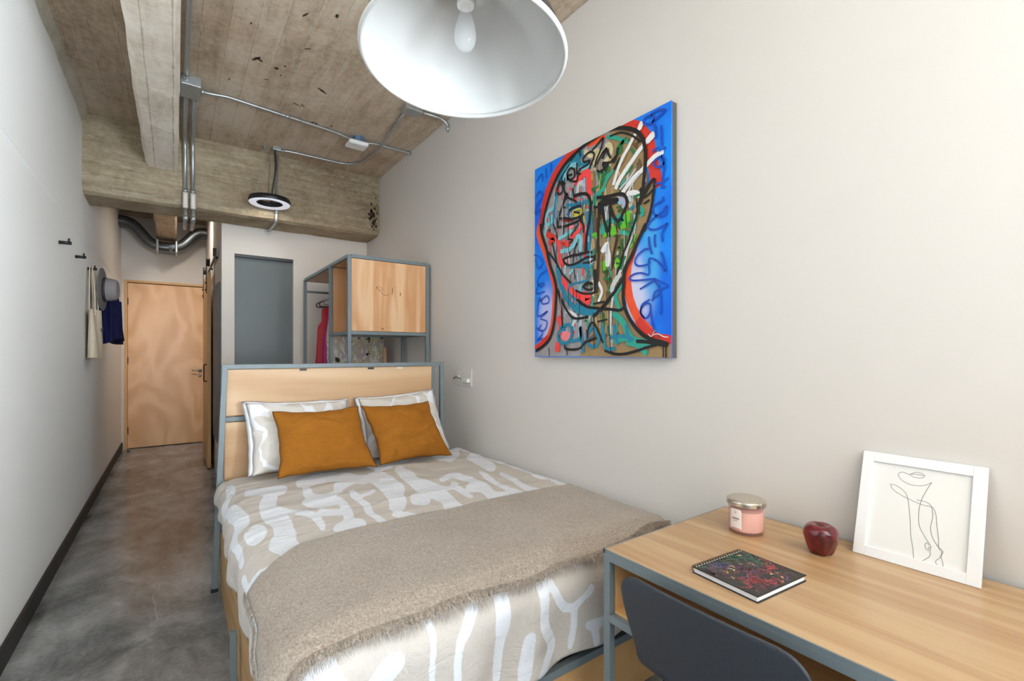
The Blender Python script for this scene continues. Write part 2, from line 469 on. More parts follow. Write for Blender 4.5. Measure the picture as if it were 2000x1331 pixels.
# dark stains and rusty marks on the slab: chipped spots with their own shape
def chips():
    rnd = random.Random(4)
    b = B()
    spots = [(0.42,3.34,.012,.055,0.5),(0.435,3.34,.009,.035,-0.9),(0.54,3.377,.014,.02,0),(0.581,3.32,.008,.01,0),(0.852,3.483,.012,.05,-1.0),(0.90,4.01,.008,.03,0),(0.93,4.02,.008,.03,0.3),(0.915,3.995,.03,.006,0.1),(0.91,4.03,.026,.006,0.1),
             (0.74,3.78,.006,.04,-1.2),(0.78,3.77,.005,.03,-0.6),(0.575,3.448,.006,.012,0),(0.505,3.557,.006,.02,1.2),(1.046,3.98,.006,.02,0),(0.583,2.75,.008,.03,0.4),(0.727,2.66,.01,.02,0),(0.464,4.60,.006,.01,0),(0.66,3.05,.006,.03,0.9),(0.35,3.0,.005,.012,0),(0.30,3.7,.004,.02,0.2)]
    for (x, y, rx, ry, an) in spots:
        n = 16; vs = []
        for k in range(n):
            a = 2*PI*k/n; q = 0.6+0.45*rnd.random(); u = rx*math.cos(a)*q; v = ry*math.sin(a)*q
            vs.append((x+u*math.cos(an)-v*math.sin(an), y+u*math.sin(an)+v*math.cos(an), ZC-0.0015))
        b.add(vs+[(x, y, ZC-0.0015)], [(k, (k+1) % n, n) for k in range(n)])
    for i in range(34):      # pitting at the right end of the beam
        z = 2.72+rnd.gauss(0, 0.075); x = 1.70+rnd.gauss(0, 0.022); r = 0.004+0.013*rnd.random(); n = 8
        if x > 1.755: continue
        vs = [(x+r*math.cos(2*PI*k/n)*(0.5+rnd.random()*.6), 4.857, z+r*1.5*math.sin(2*PI*k/n)*(0.5+rnd.random()*.6)) for k in range(n)]
        b.add(vs, [tuple(range(n))])
    return b
struct(chips().build('trim_2', plain('dark pits in concrete', lin(58,40,30), 0.9), fixn=False), 'dark chipped marks on the concrete', 'trim')

# ---------------------------------------------------------------- doors
d = B().box(dx0, dx1-0.012, YE+0.012, YE+0.052, 0.008, dz1-0.01)
door = struct(d.build('door_1', M['door_wood'], bevel=0.002), 'plywood entrance door at the end of the corridor', 'door')
fr = B(); fr.box(dx0-0.035, dx0-0.002, YE-0.008, YE+0.09, 0, dz1+0.03); fr.box(dx0-0.002, XC-0.003, YE-0.008, YE+0.09, dz1, dz1+0.03)
fr.build('frame_or_shade_bar', M['door_edge'], door, bevel=0.002)
hd = B(); hz = 1.05
hd.sm = True
hd.tube([(0.30, YE+0.012, hz), (0.30, YE-0.035, hz)], 0.009)
hd.tube(fillet([(0.30, YE-0.035, hz), (0.20, YE-0.035, hz+0.003)], 0.01), 0.008)
hd.tube([(0.30, YE+0.012, hz), (0.30, YE+0.004, hz)], 0.026, 20)
hd.tube([(0.30, YE+0.012, hz-0.075), (0.30, YE+0.002, hz-0.075)], 0.02, 20)
hd.build('door_handle', M['galv'], door)
for z in (0.25, 1.2, 2.0):
    B().box(dx0-0.006, dx0+0.008, YE-0.002, YE+0.014, z-0.045, z+0.045).build('hinge', M['black'], door)

grey = plain('blue grey panel', lin(98,106,106), 0.4, 0, 0.05, bscale=3)
d3 = struct(B().box(gx0, gx1, YB+0.045, YB+0.075, 0.0, gz1).build('door_2', grey), 'narrow blue grey door set in the white partition', 'door')
B().box(gx0, gx1, YB+0.004, YB+0.044, gz1-0.028, gz1).build('frame_or_shade_bar', M['steel_dark'], d3)  # dark bar standing in for the shadow line at the recess top

# sliding barn door
bx0, bx1, by0, by1 = 0.297, 0.332, 6.24, 7.20
bd = thing('door_3', 'sliding plywood barn door seen edge-on beside the corridor', 'door', ((bx0+bx1)/2, by0, 0)); bd['kind'] = 'structure'
B().box(bx0, bx1, by0, by1, 0.012, 2.205).build('door_panel', M['door_edge'], bd, bevel=0.002)
for y in (by0+0.13, by1-0.13):
    h = B(); h.box(bx0-0.006, bx0-0.001, y-0.02, y+0.02, 1.98, 2.32); h.sm = True
    h.tube([(bx0-0.004, y, 2.335), (bx0+0.03, y, 2.335)], 0.045, 20)
    for z in (2.02, 2.1): h.tube([(bx0-0.016, y, z), (bx0-0.006, y, z)], 0.011, 10)
    h.build('roller_hanger', M['black'], bd)
h = B(); h.bar((XC-0.025, 5.62, 2.30), (XC-0.025, 7.9, 2.30), 0.008, 0.04)
for y in (5.8, 6.6, 7.4): h.tube([(XC-0.021, y, 2.30), (XC, y, 2.30)], 0.014, 10)
h.box(bx0+0.02, XC-0.02, 5.64, 5.67, 2.29, 2.37)
h.build('track', M['black'], bd)
h = B(); h.tube(fillet([(bx0, by0+0.07, 1.17), (bx0-0.03, by0+0.07, 1.17), (bx0-0.03, by0+0.07, 0.98), (bx0, by0+0.07, 0.98)], 0.012), 0.006, 8)
h.build('handle', M['black'], bd)
pn = B().box(XC-0.022, XC-0.001, 5.42, 6.15, 0.40, 2.0)
tag(pn.build('wall_panel', plain('slate grey panel', lin(98,104,112), 0.5, 0, 0.06), bevel=0.003), 'tall slate grey panel on the corridor wall beside the sliding door', 'panel')
ds = B(); ds.sm = True
ds.lathe([(0.0, 0.0), (0.016, 0.0), (0.016, 0.02), (0.02, 0.022), (0.02, 0.034), (0.0, 0.036)], 20, (-0.49, 7.95, 0))
tag(ds.build('door_stop', M['galv']), 'small round metal door stop on the floor by the far door', 'door stop')

# ---------------------------------------------------------------- bed frame
PATTERN_D = "34,302 353 368 416 434 433;50,364 534 340 654 332 795 359 946;60,346 957 341 1050 306 1132;66,315 1138 331 1216;18,345 708 408 803 472 884 477 967 471 1067;62,257 952 257 971;24,537 490 524 649 589 696 651 651;26,485 705 537 795 617 800 596 985 575 1080;34,525 1106 574 1121 594 1155;26,511 901 575 947;30,667 567 764 500 850 488;20,700 686 696 883 678 997 677 1132 682 1238;12,707 781 791 752;20,752 1109 804 1180 856 1261;60,888 477 889 660 887 790;56,862 772 840 905 812 994;50,922 964 941 992;40,208 532 231 722 217 801;24,159 862 192 846 187 1111;20,180 1307 211 1302 252 1292;26,172 1220 166 1322;20,148 1381 162 1548 153 1631 141 1703;26,175 482 211 335 239 157;44,1055 435 1022 721 1034 896 1022 1064 989 1197 1002 1254;46,927 968 940 991;14,1041 699 1068 789 1114 906 1178 868 1179 834;18,1152 916 1151 980 1138 1091;20,1160 749 1252 700 1269 790 1285 875 1264 1030;34,1215 962 1265 998 1220 1151 1243 1195 1280 1193;20,1412 734 1362 966 1348 1123 1368 1257;20,1511 805 1492 951 1442 1126 1497 1229;14,1711 949 1662 1110 1669 1222;18,1654 908 1668 1000;14,1663 1285 1623 1469 1610 1619 1617 1697;42,538 373 702 343 819 503;42,1059 -231 1006 219 1280 48;42,1068 -1043 1101 -535 1381 -818;42,1474 -126 1476 246 1834 -318;42,1592 330 1553 613;22,536 1819 556 1880 558 1993;36,696 1833 670 1860 640 1902;20,640 1902 631 1967 631 2027;54,792 1836 792 1882 786 1926;30,786 1926 775 1986 770 2084;34,928 1833 940 1915 946 1971 985 2053 966 2095 934 2132;26,953 1835 1005 1905 1045 1953;20,1045 1948 1080 1959 1115 1928;26,1137 1909 1129 1922;18,1087 1966 1087 2028 1073 2095;44,885 1988 879 2052 867 2105;30,1144 2037 1196 2039 1235 2046;26,1159 2053 1174 2111;20,1080 1830 1122 1836;60,449 1897 425 1919 397 1954;60,294 1855 266 1873 240 1887;40,294 1855 315 1890 348 1933"
FT = 1.17                             # foot end of the bed
bed = thing('bed_frame', 'platform bed with blue grey steel frame, pine panels and tall headboard', 'bed', (0.9, 2.1, 0))
S = M['steel']
B().box(0.205, 0.223, 1.20, 3.06, 0.0, 0.30).build('side_panel', M['pine_side'], bed, bevel=0.001)
B().box(0.205, 1.66, 1.20, 1.218, 0.0, 0.215).build('foot_panel', M['pine_inner'], bed, bevel=0.001)
B().box(0.225, 1.66, 1.22, 3.03, 0.255, 0.275).build('slat_board', plain('brown underboard', lin(120,70,44), 0.6, 0, 0.15), bed)
B().bar((0.19, 1.185, 0.235), (1.68, 1.185, 0.235), 0.028).build('foot_rail', S, bed, bevel=0.002)
for y in (1.185, 2.05): B().bar((0.188 if y < 1.5 else 0.180, y, 0), (0.188 if y < 1.5 else 0.180, y, 0.25), 0.022).build('leg', S, bed, bevel=0.002)
B().bar((1.67, 1.185, 0), (1.67, 1.185, 0.24), 0.024).build('leg', S, bed, bevel=0.002)
# headboard
HB = 3.08
B().bar((0.229, HB-0.005, 1.222), (0.176, 3.02, 0.0), 0.028, 0.028, (0,1,0)).build('headboard_post', S, bed, bevel=0.002)
B().box(0.160, 0.192, 3.002, 3.034, 0.0, 0.018).build('foot_cap', M['black'], bed)
B().bar((1.577, HB-0.01, 1.215), (1.577, HB-0.01, 0.0), 0.028).build('headboard_post', S, bed, bevel=0.002)
B().bar((1.518, HB+0.012, 1.20), (1.518, HB+0.012, 0.0), 0.022).build('headboard_post', S, bed, bevel=0.002)
B().bar((0.215, HB-0.005, 1.222), (1.592, HB-0.005, 1.222), 0.026).build('top_rail', S, bed, bevel=0.002)
B().bar((0.225, HB+0.006, 0.925), (1.51, HB+0.006, 0.925), 0.026, 0.026).build('middle_rail', S, bed, bevel=0.002)
B().box(0.232, 1.506, HB+0.0, HB+0.018, 0.942, 1.2085).build('headboard_panel', M['pine_head'], bed, bevel=0.006, segs=3)
B().box(0.226, 1.506, HB+0.0, HB+0.018, 0.30, 0.908).build('headboard_panel', M['pine_head'], bed, bevel=0.006, segs=3)
for x in (0.62, 1.04): B().box(x, x+0.04, HB-0.004, HB+0.004, 1.192, 1.204).build('bracket', M['black'], bed)
B().box(1.24, 1.285, HB-0.004, HB+0.004, 1.193, 1.203).build('bracket', M['white_plastic'], bed)

# mattress under the duvet
ticking = plain('white ticking', lin(235,234,232), 0.8)
tag(B().box(0.26, 1.62, 1.26, 3.0, 0.276, 0.52).build('mattress', ticking, bevel=0.04, segs=4), 'white mattress on the platform bed, covered by the duvet', 'mattress')

# ---- duvet surface
R_ = 0.09; ZT = 0.60; XLF = 0.195+R_; XRF = 1.655; YF = FT-0.02+R_; TF = 3.0-YF
ARC = R_*PI/2
def duvet(s, t, off=0.0):
    """unrolled coordinates (s across, t from the head down) to a point on the cloth"""
    ox = 0.0; sx = 0
    if s < XLF: ox = XLF-s; sx = -1
    elif s > XRF: ox = s-XRF; sx = 1
    oy = max(0.0, t-TF)
    o = (ox**3+oy**3)**(1/3.0) if ox > 0 and oy > 0 else ox+oy
    bx = min(max(s, XLF), XRF); by = min(t, TF)
    nx, ny, nz = 0.0, 0.0, 1.0
    if o > 0:
        h = math.hypot(ox, oy); dx = sx*ox/h; dy = -oy/h
        r = R_
        if o < ARC: a = o/r; q = r*math.sin(a); z = r*(1-math.cos(a)); nx, ny, nz = dx*math.sin(a), dy*math.sin(a), math.cos(a)
        else: q = r; z = r+(o-ARC); nx, ny, nz = dx, dy, 0.0
        p = Vector((bx+dx*q, 3.0-by+dy*q, ZT-z))
    else:
        p = Vector((bx, 3.0-by, ZT))
    nv = Vector((nx, ny, nz)).normalized()
    # puff and folds
    e = 0.010*vn(s*3.1, t*2.7, 1)+0.006*vn(s*8, t*6, 4)*(0.25+0.75*(1-sstep(1.05, 1.35, t)))
    wz_ = 1-sstep(1.05, 1.35, t)
    fold = (0.0015+0.0055*wz_)*noise.ridged_multi_fractal(Vector((s*2.4+1.5*vn(s*2, t*2), t*5.5, 2.2)), 0.9, 2.0, 3, 1.0, 2.0)
    if o > 0.05:
        hang = sstep(0.05, 0.25, o)
        ang = (t if ox > oy else s)
        e += hang*(0.012*math.sin(ang*23+3*vn(ang*2, 5))+0.010*vn(ang*9, 7))+0.012*math.sin(min(o, 0.3)/0.3*PI)
        if oy > ox: e -= 0.012*hang
    e += 0.016*sstep(0.0, 0.35, min(s-0.25, 1.7-s))*sstep(0, .3, t)
    if s > XRF: e = min(e, 0.006)
    edge_flat = 1.0
    return p+nv*(e+fold+off)

def seg_d(px, py, ax, ay, bx, by):
    dx, dy = bx-ax, by-ay; L = dx*dx+dy*dy
    k = 0.0 if L == 0 else max(0, min(1, ((px-ax)*dx+(py-ay)*dy)/L))
    return math.hypot(px-ax-k*dx, py-ay-k*dy)
shapes = []
for ch in PATTERN_D.split(';'):
    r, pts = ch.split(',')
    q = [float(a)/1000 for a in pts.split()]
    q = [(q[i], q[i+1]) for i in range(0, len(q), 2)]
    q2 = [(p.x, p.y) for p in smooth_path([(a, b_, 0) for a, b_ in q], 3)] if len(q) > 2 else q
    # a brush radius in crop pixels becomes metres with the distance it was seen from
    mx = sum(a for a, _ in q2)/len(q2); mt = sum(b_ for _, b_ in q2)/len(q2)
    dist = 0.584*mx+0.811*(3.0-mt)
    rad = 0.88*float(r)/3.32*dist/915.0
    if mt > 1.9: rad *= 1.3
    yy = 3.0-mt; L_ = math.hypot(mx, yy); ca, sa = mx/L_, yy/L_
    kk = min(1.0, 0.78/L_) if mt < 1.78 else 1.0
    xs = [a for a, _ in q2]; ys = [b_ for _, b_ in q2]
    shapes.append((rad, [(-sa*a-ca*b_, (ca*a-sa*b_)*kk) if kk < 1 else (a, b_) for a, b_ in q2], min(xs)-.2, max(xs)+.2, min(ys)-.3, max(ys)+.3, ca, sa, kk))
def sdf(s, t):
    s2 = s+0.012*vn(s*7, t*7, 3); t2 = t+0.012*vn(s*7, t*7, 8)
    d = 0.1
    for rad, q, x0, x1, y0, y1, ca, sa, kk in shapes:
        if s2 < x0 or s2 > x1 or t2 < y0 or t2 > y1: continue
        us, ut = (-sa*s2-ca*t2, (ca*s2-sa*t2)*kk) if kk < 1 else (s2, t2)
        for i in range(max(1, len(q)-1)):
            a = q[i]; b_ = q[min(i+1, len(q)-1)]
            e = seg_d(us, ut, a[0], a[1], b_[0], b_[1])-rad
            # smooth union keeps the shapes flowing into one another
            h = max(0.012-abs(d-e), 0)/0.012
            d = min(d, e)-h*h*0.012*0.25
    return min(d, 1.655-s2)
def duvet_mat():
    k = N('printed duvet cotton', 0.85, 0, None, 0.2)
    at = k.n('ShaderNodeAttribute', attribute_name='print'); 
    f = k.mr(at.outputs['Fac'], -0.0015, 0.0015, 0.0, 1.0)
    k.color(k.mix(f, lin(224,227,234), lin(200,193,186)))
    w1 = k.noise(k.mapping((3.0, 6.0, 4.0)), 2.5, 6, 0.6, 1.4)
    ridge = k.math('ABSOLUTE', k.math('SUBTRACT', w1, 0.5))
    w2 = k.noise(k.mapping((9, 9, 9)), 2.0, 4, 0.6, 0.8)
    h = k.math('ADD', k.math('MULTIPLY', k.mr(ridge, 0, 0.12), 0.7), k.math('MULTIPLY', w2, 0.5))
    k.bump(h, 0.3, 0.010)
    return k.m
M['duvet'] = duvet_mat()
NU, NV = 190, 230
vs = []; pr = []
for j in range(NV+1):
    for i in range(NU+1):
        u = i/NU; v = j/NV
        foot = ARC+0.225+0.012*vn(u*9, 3)
        t = v*(TF+foot)
        left = ARC+0.02+0.12*sstep(0.2, 1.5, t)+0.014*vn(t*6, 2)
        s0 = XLF-left; s1 = XRF+ARC+0.10
        s = s0+(s1-s0)*u
        vs.append(duvet(s, t)); pr.append(sdf(s, t))
fs = [(j*(NU+1)+i, j*(NU+1)+i+1, (j+1)*(NU+1)+i+1, (j+1)*(NU+1)+i) for j in range(NV) for i in range(NU)]
dv = B(); dv.add(vs, fs)
dvo = dv.build('duvet', M['duvet'], smooth=True, fixn=False)
at = dvo.data.attributes.new('print', 'FLOAT', 'POINT')
at.data.foreach_set('value', pr)
sol = dvo.modifiers.new('thick', 'SOLIDIFY'); sol.thickness = 0.018; sol.offset = 1.0
for p in dvo.data.polygons: pass
tag(dvo, 'white and beige duvet with an abstract organic print spread over the bed', 'duvet')

# ---- throw blanket
def throw_mat():
    k = N('taupe knitted wool', 0.95, 0, None, 0.15)
    p = k.co()
    a = k.noise(k.mapping((1, 1, 1)), 190, 3, 0.7); b_ = k.noise(k.mapping((1,1,1)), 110, 4, 0.6); c = k.noise(p, 3, 3)
    f = k.math('ADD', k.math('MULTIPLY', a, 0.6), k.math('MULTIPLY', b_, 0.3)); f = k.math('ADD', f, k.math('MULTIPLY', c, 0.15))
    k.color(k.ramp(k.mr(f, 0.36, 0.70), [(0, lin(118,105,94)), (0.45, lin(152,139,127)), (1, lin(186,173,159))]))
    k.bump(a, 0.6, 0.003)
    k.b.inputs['Sheen Weight'].default_value = 0.3
    return k.m
M['throw'] = throw_mat()
def throw_st(u, v):
    tr = 3.0-(1.765-0.13*(1-sstep(0.0, 0.13, u))+0.01*vn(u*6, 4)); tf = TF+0.078-0.02*sstep(.7, 1, u)+0.012*vn(u*7, 11)+0.05*(1-sstep(0, .12, u))
    t = tr+(tf-tr)*v
    s0 = 0.185+0.012*math.sin(v*PI*0.9)-0.075*v*v+0.006*vn(v*6, 8); s1 = XRF-0.025
    return s0+(s1-s0)*u, t
NU2, NV2 = 150, 80
b = B(); vs = []
for j in range(NV2+1):
    for i in range(NU2+1):
        s, t = throw_st(i/NU2, j/NV2)
        vs.append(duvet(s, t, 0.024+0.002*vn(s*5, t*5, 6)+0.0008*vn(s*60, t*60, 2)))
b.add(vs, [(j*(NU2+1)+i, j*(NU2+1)+i+1, (j+1)*(NU2+1)+i+1, (j+1)*(NU2+1)+i) for j in range(NV2) for i in range(NU2)])
th = b.build('throw_blanket', M['throw'], smooth=True, fixn=False)
sol = th.modifiers.new('thick', 'SOLIDIFY'); sol.thickness = 0.008; sol.offset = 1.0
tag(th, 'fuzzy taupe throw blanket with fringed front edge laid across the foot of the bed', 'blanket')
rnd = random.Random(7)
fr = B()
def strand(s, t, ds, dt, L, w):
    p0 = duvet(s, t, 0.026); pts = []
    for k in range(4):
        q = k/3
        pts.append(duvet(s+ds*q, t+dt*q*L, 0.030-0.006*q+0.006*math.sin(q*3)))
    side = Vector((rnd.uniform(-1, 1), rnd.uniform(-.3, .3), rnd.uniform(-.6, .6))).normalized()*w
    v = []
    for k, p in enumerate(pts):
        ww = side*(1-k/3*0.8); v += [p-ww, p+ww]
    fr.add(v, [(0,1,3,2), (2,3,5,4), (4,5,7,6)])
for i in range(3000):
    u = rnd.random(); s, t = throw_st(u, 1.0)
    strand(s, t-0.012, rnd.gauss(0, 0.012), 1.0, 0.014+0.022*rnd.random()*(0.6+0.8*abs(vn(u*14, 3)*2)), 0.0008)
for i in range(500):
    v = rnd.random(); s, t = throw_st(0.0, v)
    p = rnd.uniform(-0.012, 0.012)
    strand(s+0.004, t, -0.014*rnd.random()-0.004, p, 1.0, 0.0007)
fo = fr.build('fringe', M['throw'], th, fixn=False); fo['kind'] = 'stuff'
fz = B()
for i in range(9000):   # short fuzz fibres over the wool
    u, v = rnd.random(), rnd.random(); s, t = throw_st(u, v)
    a = rnd.random()*2*PI; L = 0.006+0.008*rnd.random()
    p = duvet(s, t, 0.031); q = duvet(s+L*math.cos(a), t+L*math.sin(a), 0.031+0.005*rnd.random())
    w = Vector((math.sin(a), -math.cos(a), 0))*0.0006
    fz.add([p-w, p+w, q], [(0,1,2)])
fo = fz.build('wool_fuzz', M['throw'], th, fixn=False); fo['kind'] = 'stuff'

# ---------------------------------------------------------------- pillows and cushions
def pillow(corners, nrm, thick, seed, bulge_back=0.5, pinch=0.05, N_=44, wr=0.006, flange=0.0, sag=0.0):
    """corners BL, BR, TR, TL; front bulges along nrm"""
    BL, BR, TR, TL = [Vector(c) for c in corners]; n = Vector(nrm).normalized()
    ctr = (BL+BR+TR+TL)/4
    def P(u, v, side):
        # pinch the edges in between the corners
        pu = u; pv = v
        ku = pinch*(1-(2*v-1)**2) ; kv = pinch*(1-(2*u-1)**2)
        pu = 0.5+(u-0.5)*(1-ku*1.2*abs(2*u-1)); pv = 0.5+(v-0.5)*(1-kv*1.2*abs(2*v-1))
        p = (BL*(1-pu)+BR*pu)*(1-pv)+(TL*(1-pu)+TR*pu)*pv
        a = min(1, max(0, 1-abs(2*u-1))/(1-flange)) ; b_ = min(1, max(0, 1-abs(2*v-1))/(1-flange))
        a = max(0, (1-abs(2*u-1)-flange)/(1-flange)); b_ = max(0, (1-abs(2*v-1)-flange)/(1-flange))
        h = (1-(1-a)**2.4)**0.62*(1-(1-b_)**2.4)**0.62
        h *= 1-0.22*(v-0.45) if sag else 1
        e = thick*h*(1.0 if side > 0 else bulge_back)
        if side > 0:
            rx = noise.ridged_multi_fractal(Vector((u*1.6+seed, v*3.2+1.2*vn(u*2, v*2, seed), seed)), 0.9, 2.0, 3, 1.0, 2.0)
            e += wr*(rx-1.0)*min(1, h*1.5)+0.5*wr*vn(u*7, v*7, seed)*min(1, h*2)
            e += 0.5*wr*math.sin((u*3+v*1.5+vn(u*2, v*3, seed))*9)*h*(1-h)
        p = p+n*(e if side > 0 else -e)
        ed = (1-h)
        p = p+(TR-TL).normalized()*(0.006*vn(v*6, seed+side*0)*ed)+(TL-BL).normalized()*(0.008*vn(u*5, seed+3)*ed)
        return p
    b = B(); w = N_+1; vs = []
    for side in (1, -1):
        for j in range(w):
            for i in range(w): vs.append(P(i/N_, j/N_, side))
    fs = []
    for k in (0, 1):
        o = k*w*w
        for j in range(N_):
            for i in range(N_):
                q = (o+j*w+i, o+j*w+i+1, o+(j+1)*w+i+1, o+(j+1)*w+i)
                fs.append(q if k == 0 else q[::-1])
    b.add(vs, fs)
    return b
def weld(o):
    bm = bmesh.new(); bm.from_mesh(o.data); bmesh.ops.remove_doubles(bm, verts=bm.verts, dist=0.0004)
    bmesh.ops.recalc_face_normals(bm, faces=bm.faces)
    bm.to_mesh(o.data); bm.free()
    for p in o.data.polygons: p.use_smooth = True
def linen(name, a, b_, rough=0.9):
    k = N(name, rough, 0, None, 0.15)
    v = k.noise(k.mapping((30, 30, 400)), 1.0, 2); h = k.noise(k.mapping((400, 400, 30)), 1.0, 2)
    f = k.math('MULTIPLY', k.math('ADD', v, h), 0.5)
    big = k.noise(k.mapping((1,1,1)), 5, 4)
    k.color(k.mix(k.mr(k.math('ADD', f, k.math('MULTIPLY', big, 0.4)), 0.5, 0.9), a, b_))
    w = k.noise(k.mapping((2, 2, 5)), 3.0, 5, 0.6, 1.0)
    k.bump(k.math('ADD', k.math('MULTIPLY', f, 0.12), w), 0.32, 0.01)
    return k.m
M['mustard'] = linen('mustard linen', lin(146,90,26), lin(164,106,38))
def pillow_mat():
    k = N('printed pillowcase', 0.85, 0, None, 0.2)
    n1 = k.noise(k.mapping((5.5, 5.5, 2.4), (2.2, 0, 1.1)), 1.0, 1.5, 0.4, 1.2)
    f = k.mr(k.math('ABSOLUTE', k.math('SUBTRACT', n1, 0.52)), 0.046, 0.052)
    k.color(k.mix(f, lin(242,243,248), lin(220,214,207)))
    w = k.noise(k.mapping((4, 4, 2)), 3.0, 5, 0.6, 1.2)
    k.bump(w, 0.45, 0.012)
    return k.m
M['case'] = pillow_mat()
M['white_cotton'] = plain('white cotton', lin(240,240,246), 0.85, 0, 0.02, bump=0.2, bscale=9)
def bed_pillow(cs, seed, label):
    BL, BR, TR, TL = [Vector(c) for c in cs]
    n = (BR-BL).cross(TL-BL).normalized()
    if n.y > 0: n = -n
    o = pillow(cs, n, 0.115, seed, 0.2, 0.06, wr=0.018).build('pillow', M['case'], fixn=False)
    weld(o)
    o.data.materials.append(M['white_cotton'])
    tag(o, label, 'pillow', 'bed pillows against the headboard')
    # plain white flange behind the printed front
    k = Vector((0, 0.016, 0)); ex = (BR-BL).normalized()*0.016; ez = (TL-BL).normalized()*0.008
    cs2 = [BL-ex-ez*0.3+k, BR+ex-ez*0.3+k, TR+ex+ez+k, TL-ex+ez+k]
    f = pillow(cs2, n, 0.03, seed+9, 0.5, 0.045, N_=30, wr=0.012).build('pillow_flange', M['white_cotton'], o, fixn=False)
    weld(f)
    return o
bed_pillow([(0.335, 2.86, 0.635), (0.885, 2.88, 0.635), (0.885, 3.01, 1.005), (0.32, 3.0, 1.02)], 1.0, 'printed pillow standing at the left end of the headboard, white side flange showing')
bed_pillow([(0.965, 2.88, 0.635), (1.53, 2.86, 0.635), (1.475, 3.01, 1.04), (0.955, 3.02, 1.005)], 4.0, 'printed pillow standing at the right end of the headboard next to the wall')
def cushion(cs, seed, label):
    BL, BR, TR, TL = [Vector(c) for c in cs]
    n = (BR-BL).cross(TL-BL).normalized()
    if n.y > 0: n = -n
    o = pillow(cs, n, 0.078, seed, 0.4, 0.075, wr=0.014).build('cushion', M['mustard'], fixn=False)
    weld(o)
    return tag(o, label, 'cushion', 'mustard cushions')
cushion([(0.43, 2.665, 0.648), (0.945, 2.63, 0.645), (0.885, 2.79, 0.985), (0.425, 2.80, 0.985)], 2.0, 'mustard linen cushion, the left and larger one, leaning on the printed pillow')
cushion([(0.972, 2.66, 0.645), (1.455, 2.68, 0.64), (1.335, 2.79, 0.99), (0.90, 2.80, 0.985)], 6.0, 'mustard linen cushion, the right one, nearer the wall with a creased left edge')

# ---------------------------------------------------------------- wardrobe
wx0, wx1, wy0, wym, wy1 = 1.085, 1.735, 3.64, 4.16, 5.13
wt = 0.028; wz = 2.06; wb = 1.47
wd = thing('wardrobe', 'open steel frame wardrobe with a closed pine cabinet on top in front of the wall', 'wardrobe', ((wx0+wx1)/2, (wy0+wy1)/2, 0))
for x in (wx0, wx1):
    for y in (wy0, wym, wy1): B().bar((x, y, 0), (x, y, wz-0.014), wt).build('post', S, wd, bevel=0.002)
for x in (wx0, wx1):
    B().bar((x, wy0+wt/2, wz-0.014), (x, wy1-wt/2, wz-0.014), wt-0.002).build('top_rail', S, wd, bevel=0.002)
    B().bar((x, wy0+wt/2, wb-0.014), (x, wym-wt/2, wb-0.014), wt-0.002).build('shelf_rail', S, wd, bevel=0.002)
for y in (wy0, wym, wy1): B().bar((wx0+wt/2, y, wz-0.014), (wx1-wt/2, y, wz-0.014), wt-0.002).build('top_rail', S, wd, bevel=0.002)
for y in (wy0, wym): B().bar((wx0+wt/2, y, wb-0.014), (wx1-wt/2, y, wb-0.014), wt-0.002).build('shelf_rail', S, wd, bevel=0.002)
B().bar((wx0+wt/2, wy1, wz-0.13), (wx1-wt/2, wy1, wz-0.13), 0.022).build('cross_rail', S, wd, bevel=0.002)
B().bar((wx0+wt/2, wy1, 0.12), (wx1-wt/2, wy1, 0.12), 0.022).build('cross_rail', S, wd, bevel=0.002)
B().box(wx0+0.016, wx1-0.016, wym-0.008, wym+0.008, wb+0.002, wz-0.030).build('back_panel', M['pine_box'], wd)
B().box(wx0+0.016, wx1-0.016, wy0+0.012, wym-0.010, wb-0.012, wb-0.002).build('shelf_board', M['pine_box'], wd)
B().box(wx0+0.016, wx1-0.016, wy0+0.016, wy1-0.016, wz-0.024, wz-0.008).build('top_board', M['pine_box'], wd)
# dark knot figure in the front board, a mark of the wood itself
kn = B().box(wx0+0.016, wx1-0.016, wy0-0.006, wy0+0.010, wb+0.002, wz-0.030)
kn.cur = 1
def kstroke(pts, w):
    pts = smooth_path([(x, wy0-0.0066, z) for x, z in pts], 5); vs = []
    for i, p in enumerate(pts):
        d = (pts[min(i+1, len(pts)-1)]-pts[max(i-1, 0)]).normalized(); q = Vector((-d.z, 0, d.x))*w*(0.35+0.65*math.sin(PI*(i+0.5)/len(pts)))
        vs += [p+q, p-q]
    kn.add(vs, [(2*i, 2*i+1, 2*i+3, 2*i+2) for i in range(len(pts)-1)])
X = lambda a: wx0+0.03+(wx1-wx0-0.06)*a
Zb = lambda a: wz-0.03-(wz-wb-0.03)*a
kstroke([(X(.30), Zb(.40)), (X(.315), Zb(.37)), (X(.33), Zb(.39))], 0.004)
kstroke([(X(.31), Zb(.40)), (X(.36), Zb(.43)), (X(.40), Zb(.47)), (X(.46), Zb(.475)), (X(.50), Zb(.45))], 0.0022)
kstroke([(X(.33), Zb(.355)), (X(.375), Zb(.37)), (X(.385), Zb(.40)), (X(.35), Zb(.41)), (X(.335), Zb(.385))], 0.002)
kstroke([(X(.525), Zb(.35)), (X(.53), Zb(.40)), (X(.523), Zb(.47))], 0.004)
kstroke([(X(.64), Zb(.42)), (X(.645), Zb(.45)), (X(.64), Zb(.475))], 0.0045)
kstroke([(X(.37), Zb(.945)), (X(.39), Zb(.965)), (X(.41), Zb(.95))], 0.005)
kn.build('cabinet_door', [M['pine_box'], plain('dark wood knot', lin(150,104,62), 0.6)], wd, fixn=False)
# hanging rod along the depth
rod = B(); rod.sm = True
rod.tube([(1.35, wym+0.014, wz-0.13), (1.35, wy1-0.011, wz-0.13)], 0.0125, 14)
rod.build('hanging_rod', M['steel_dark'], wd)

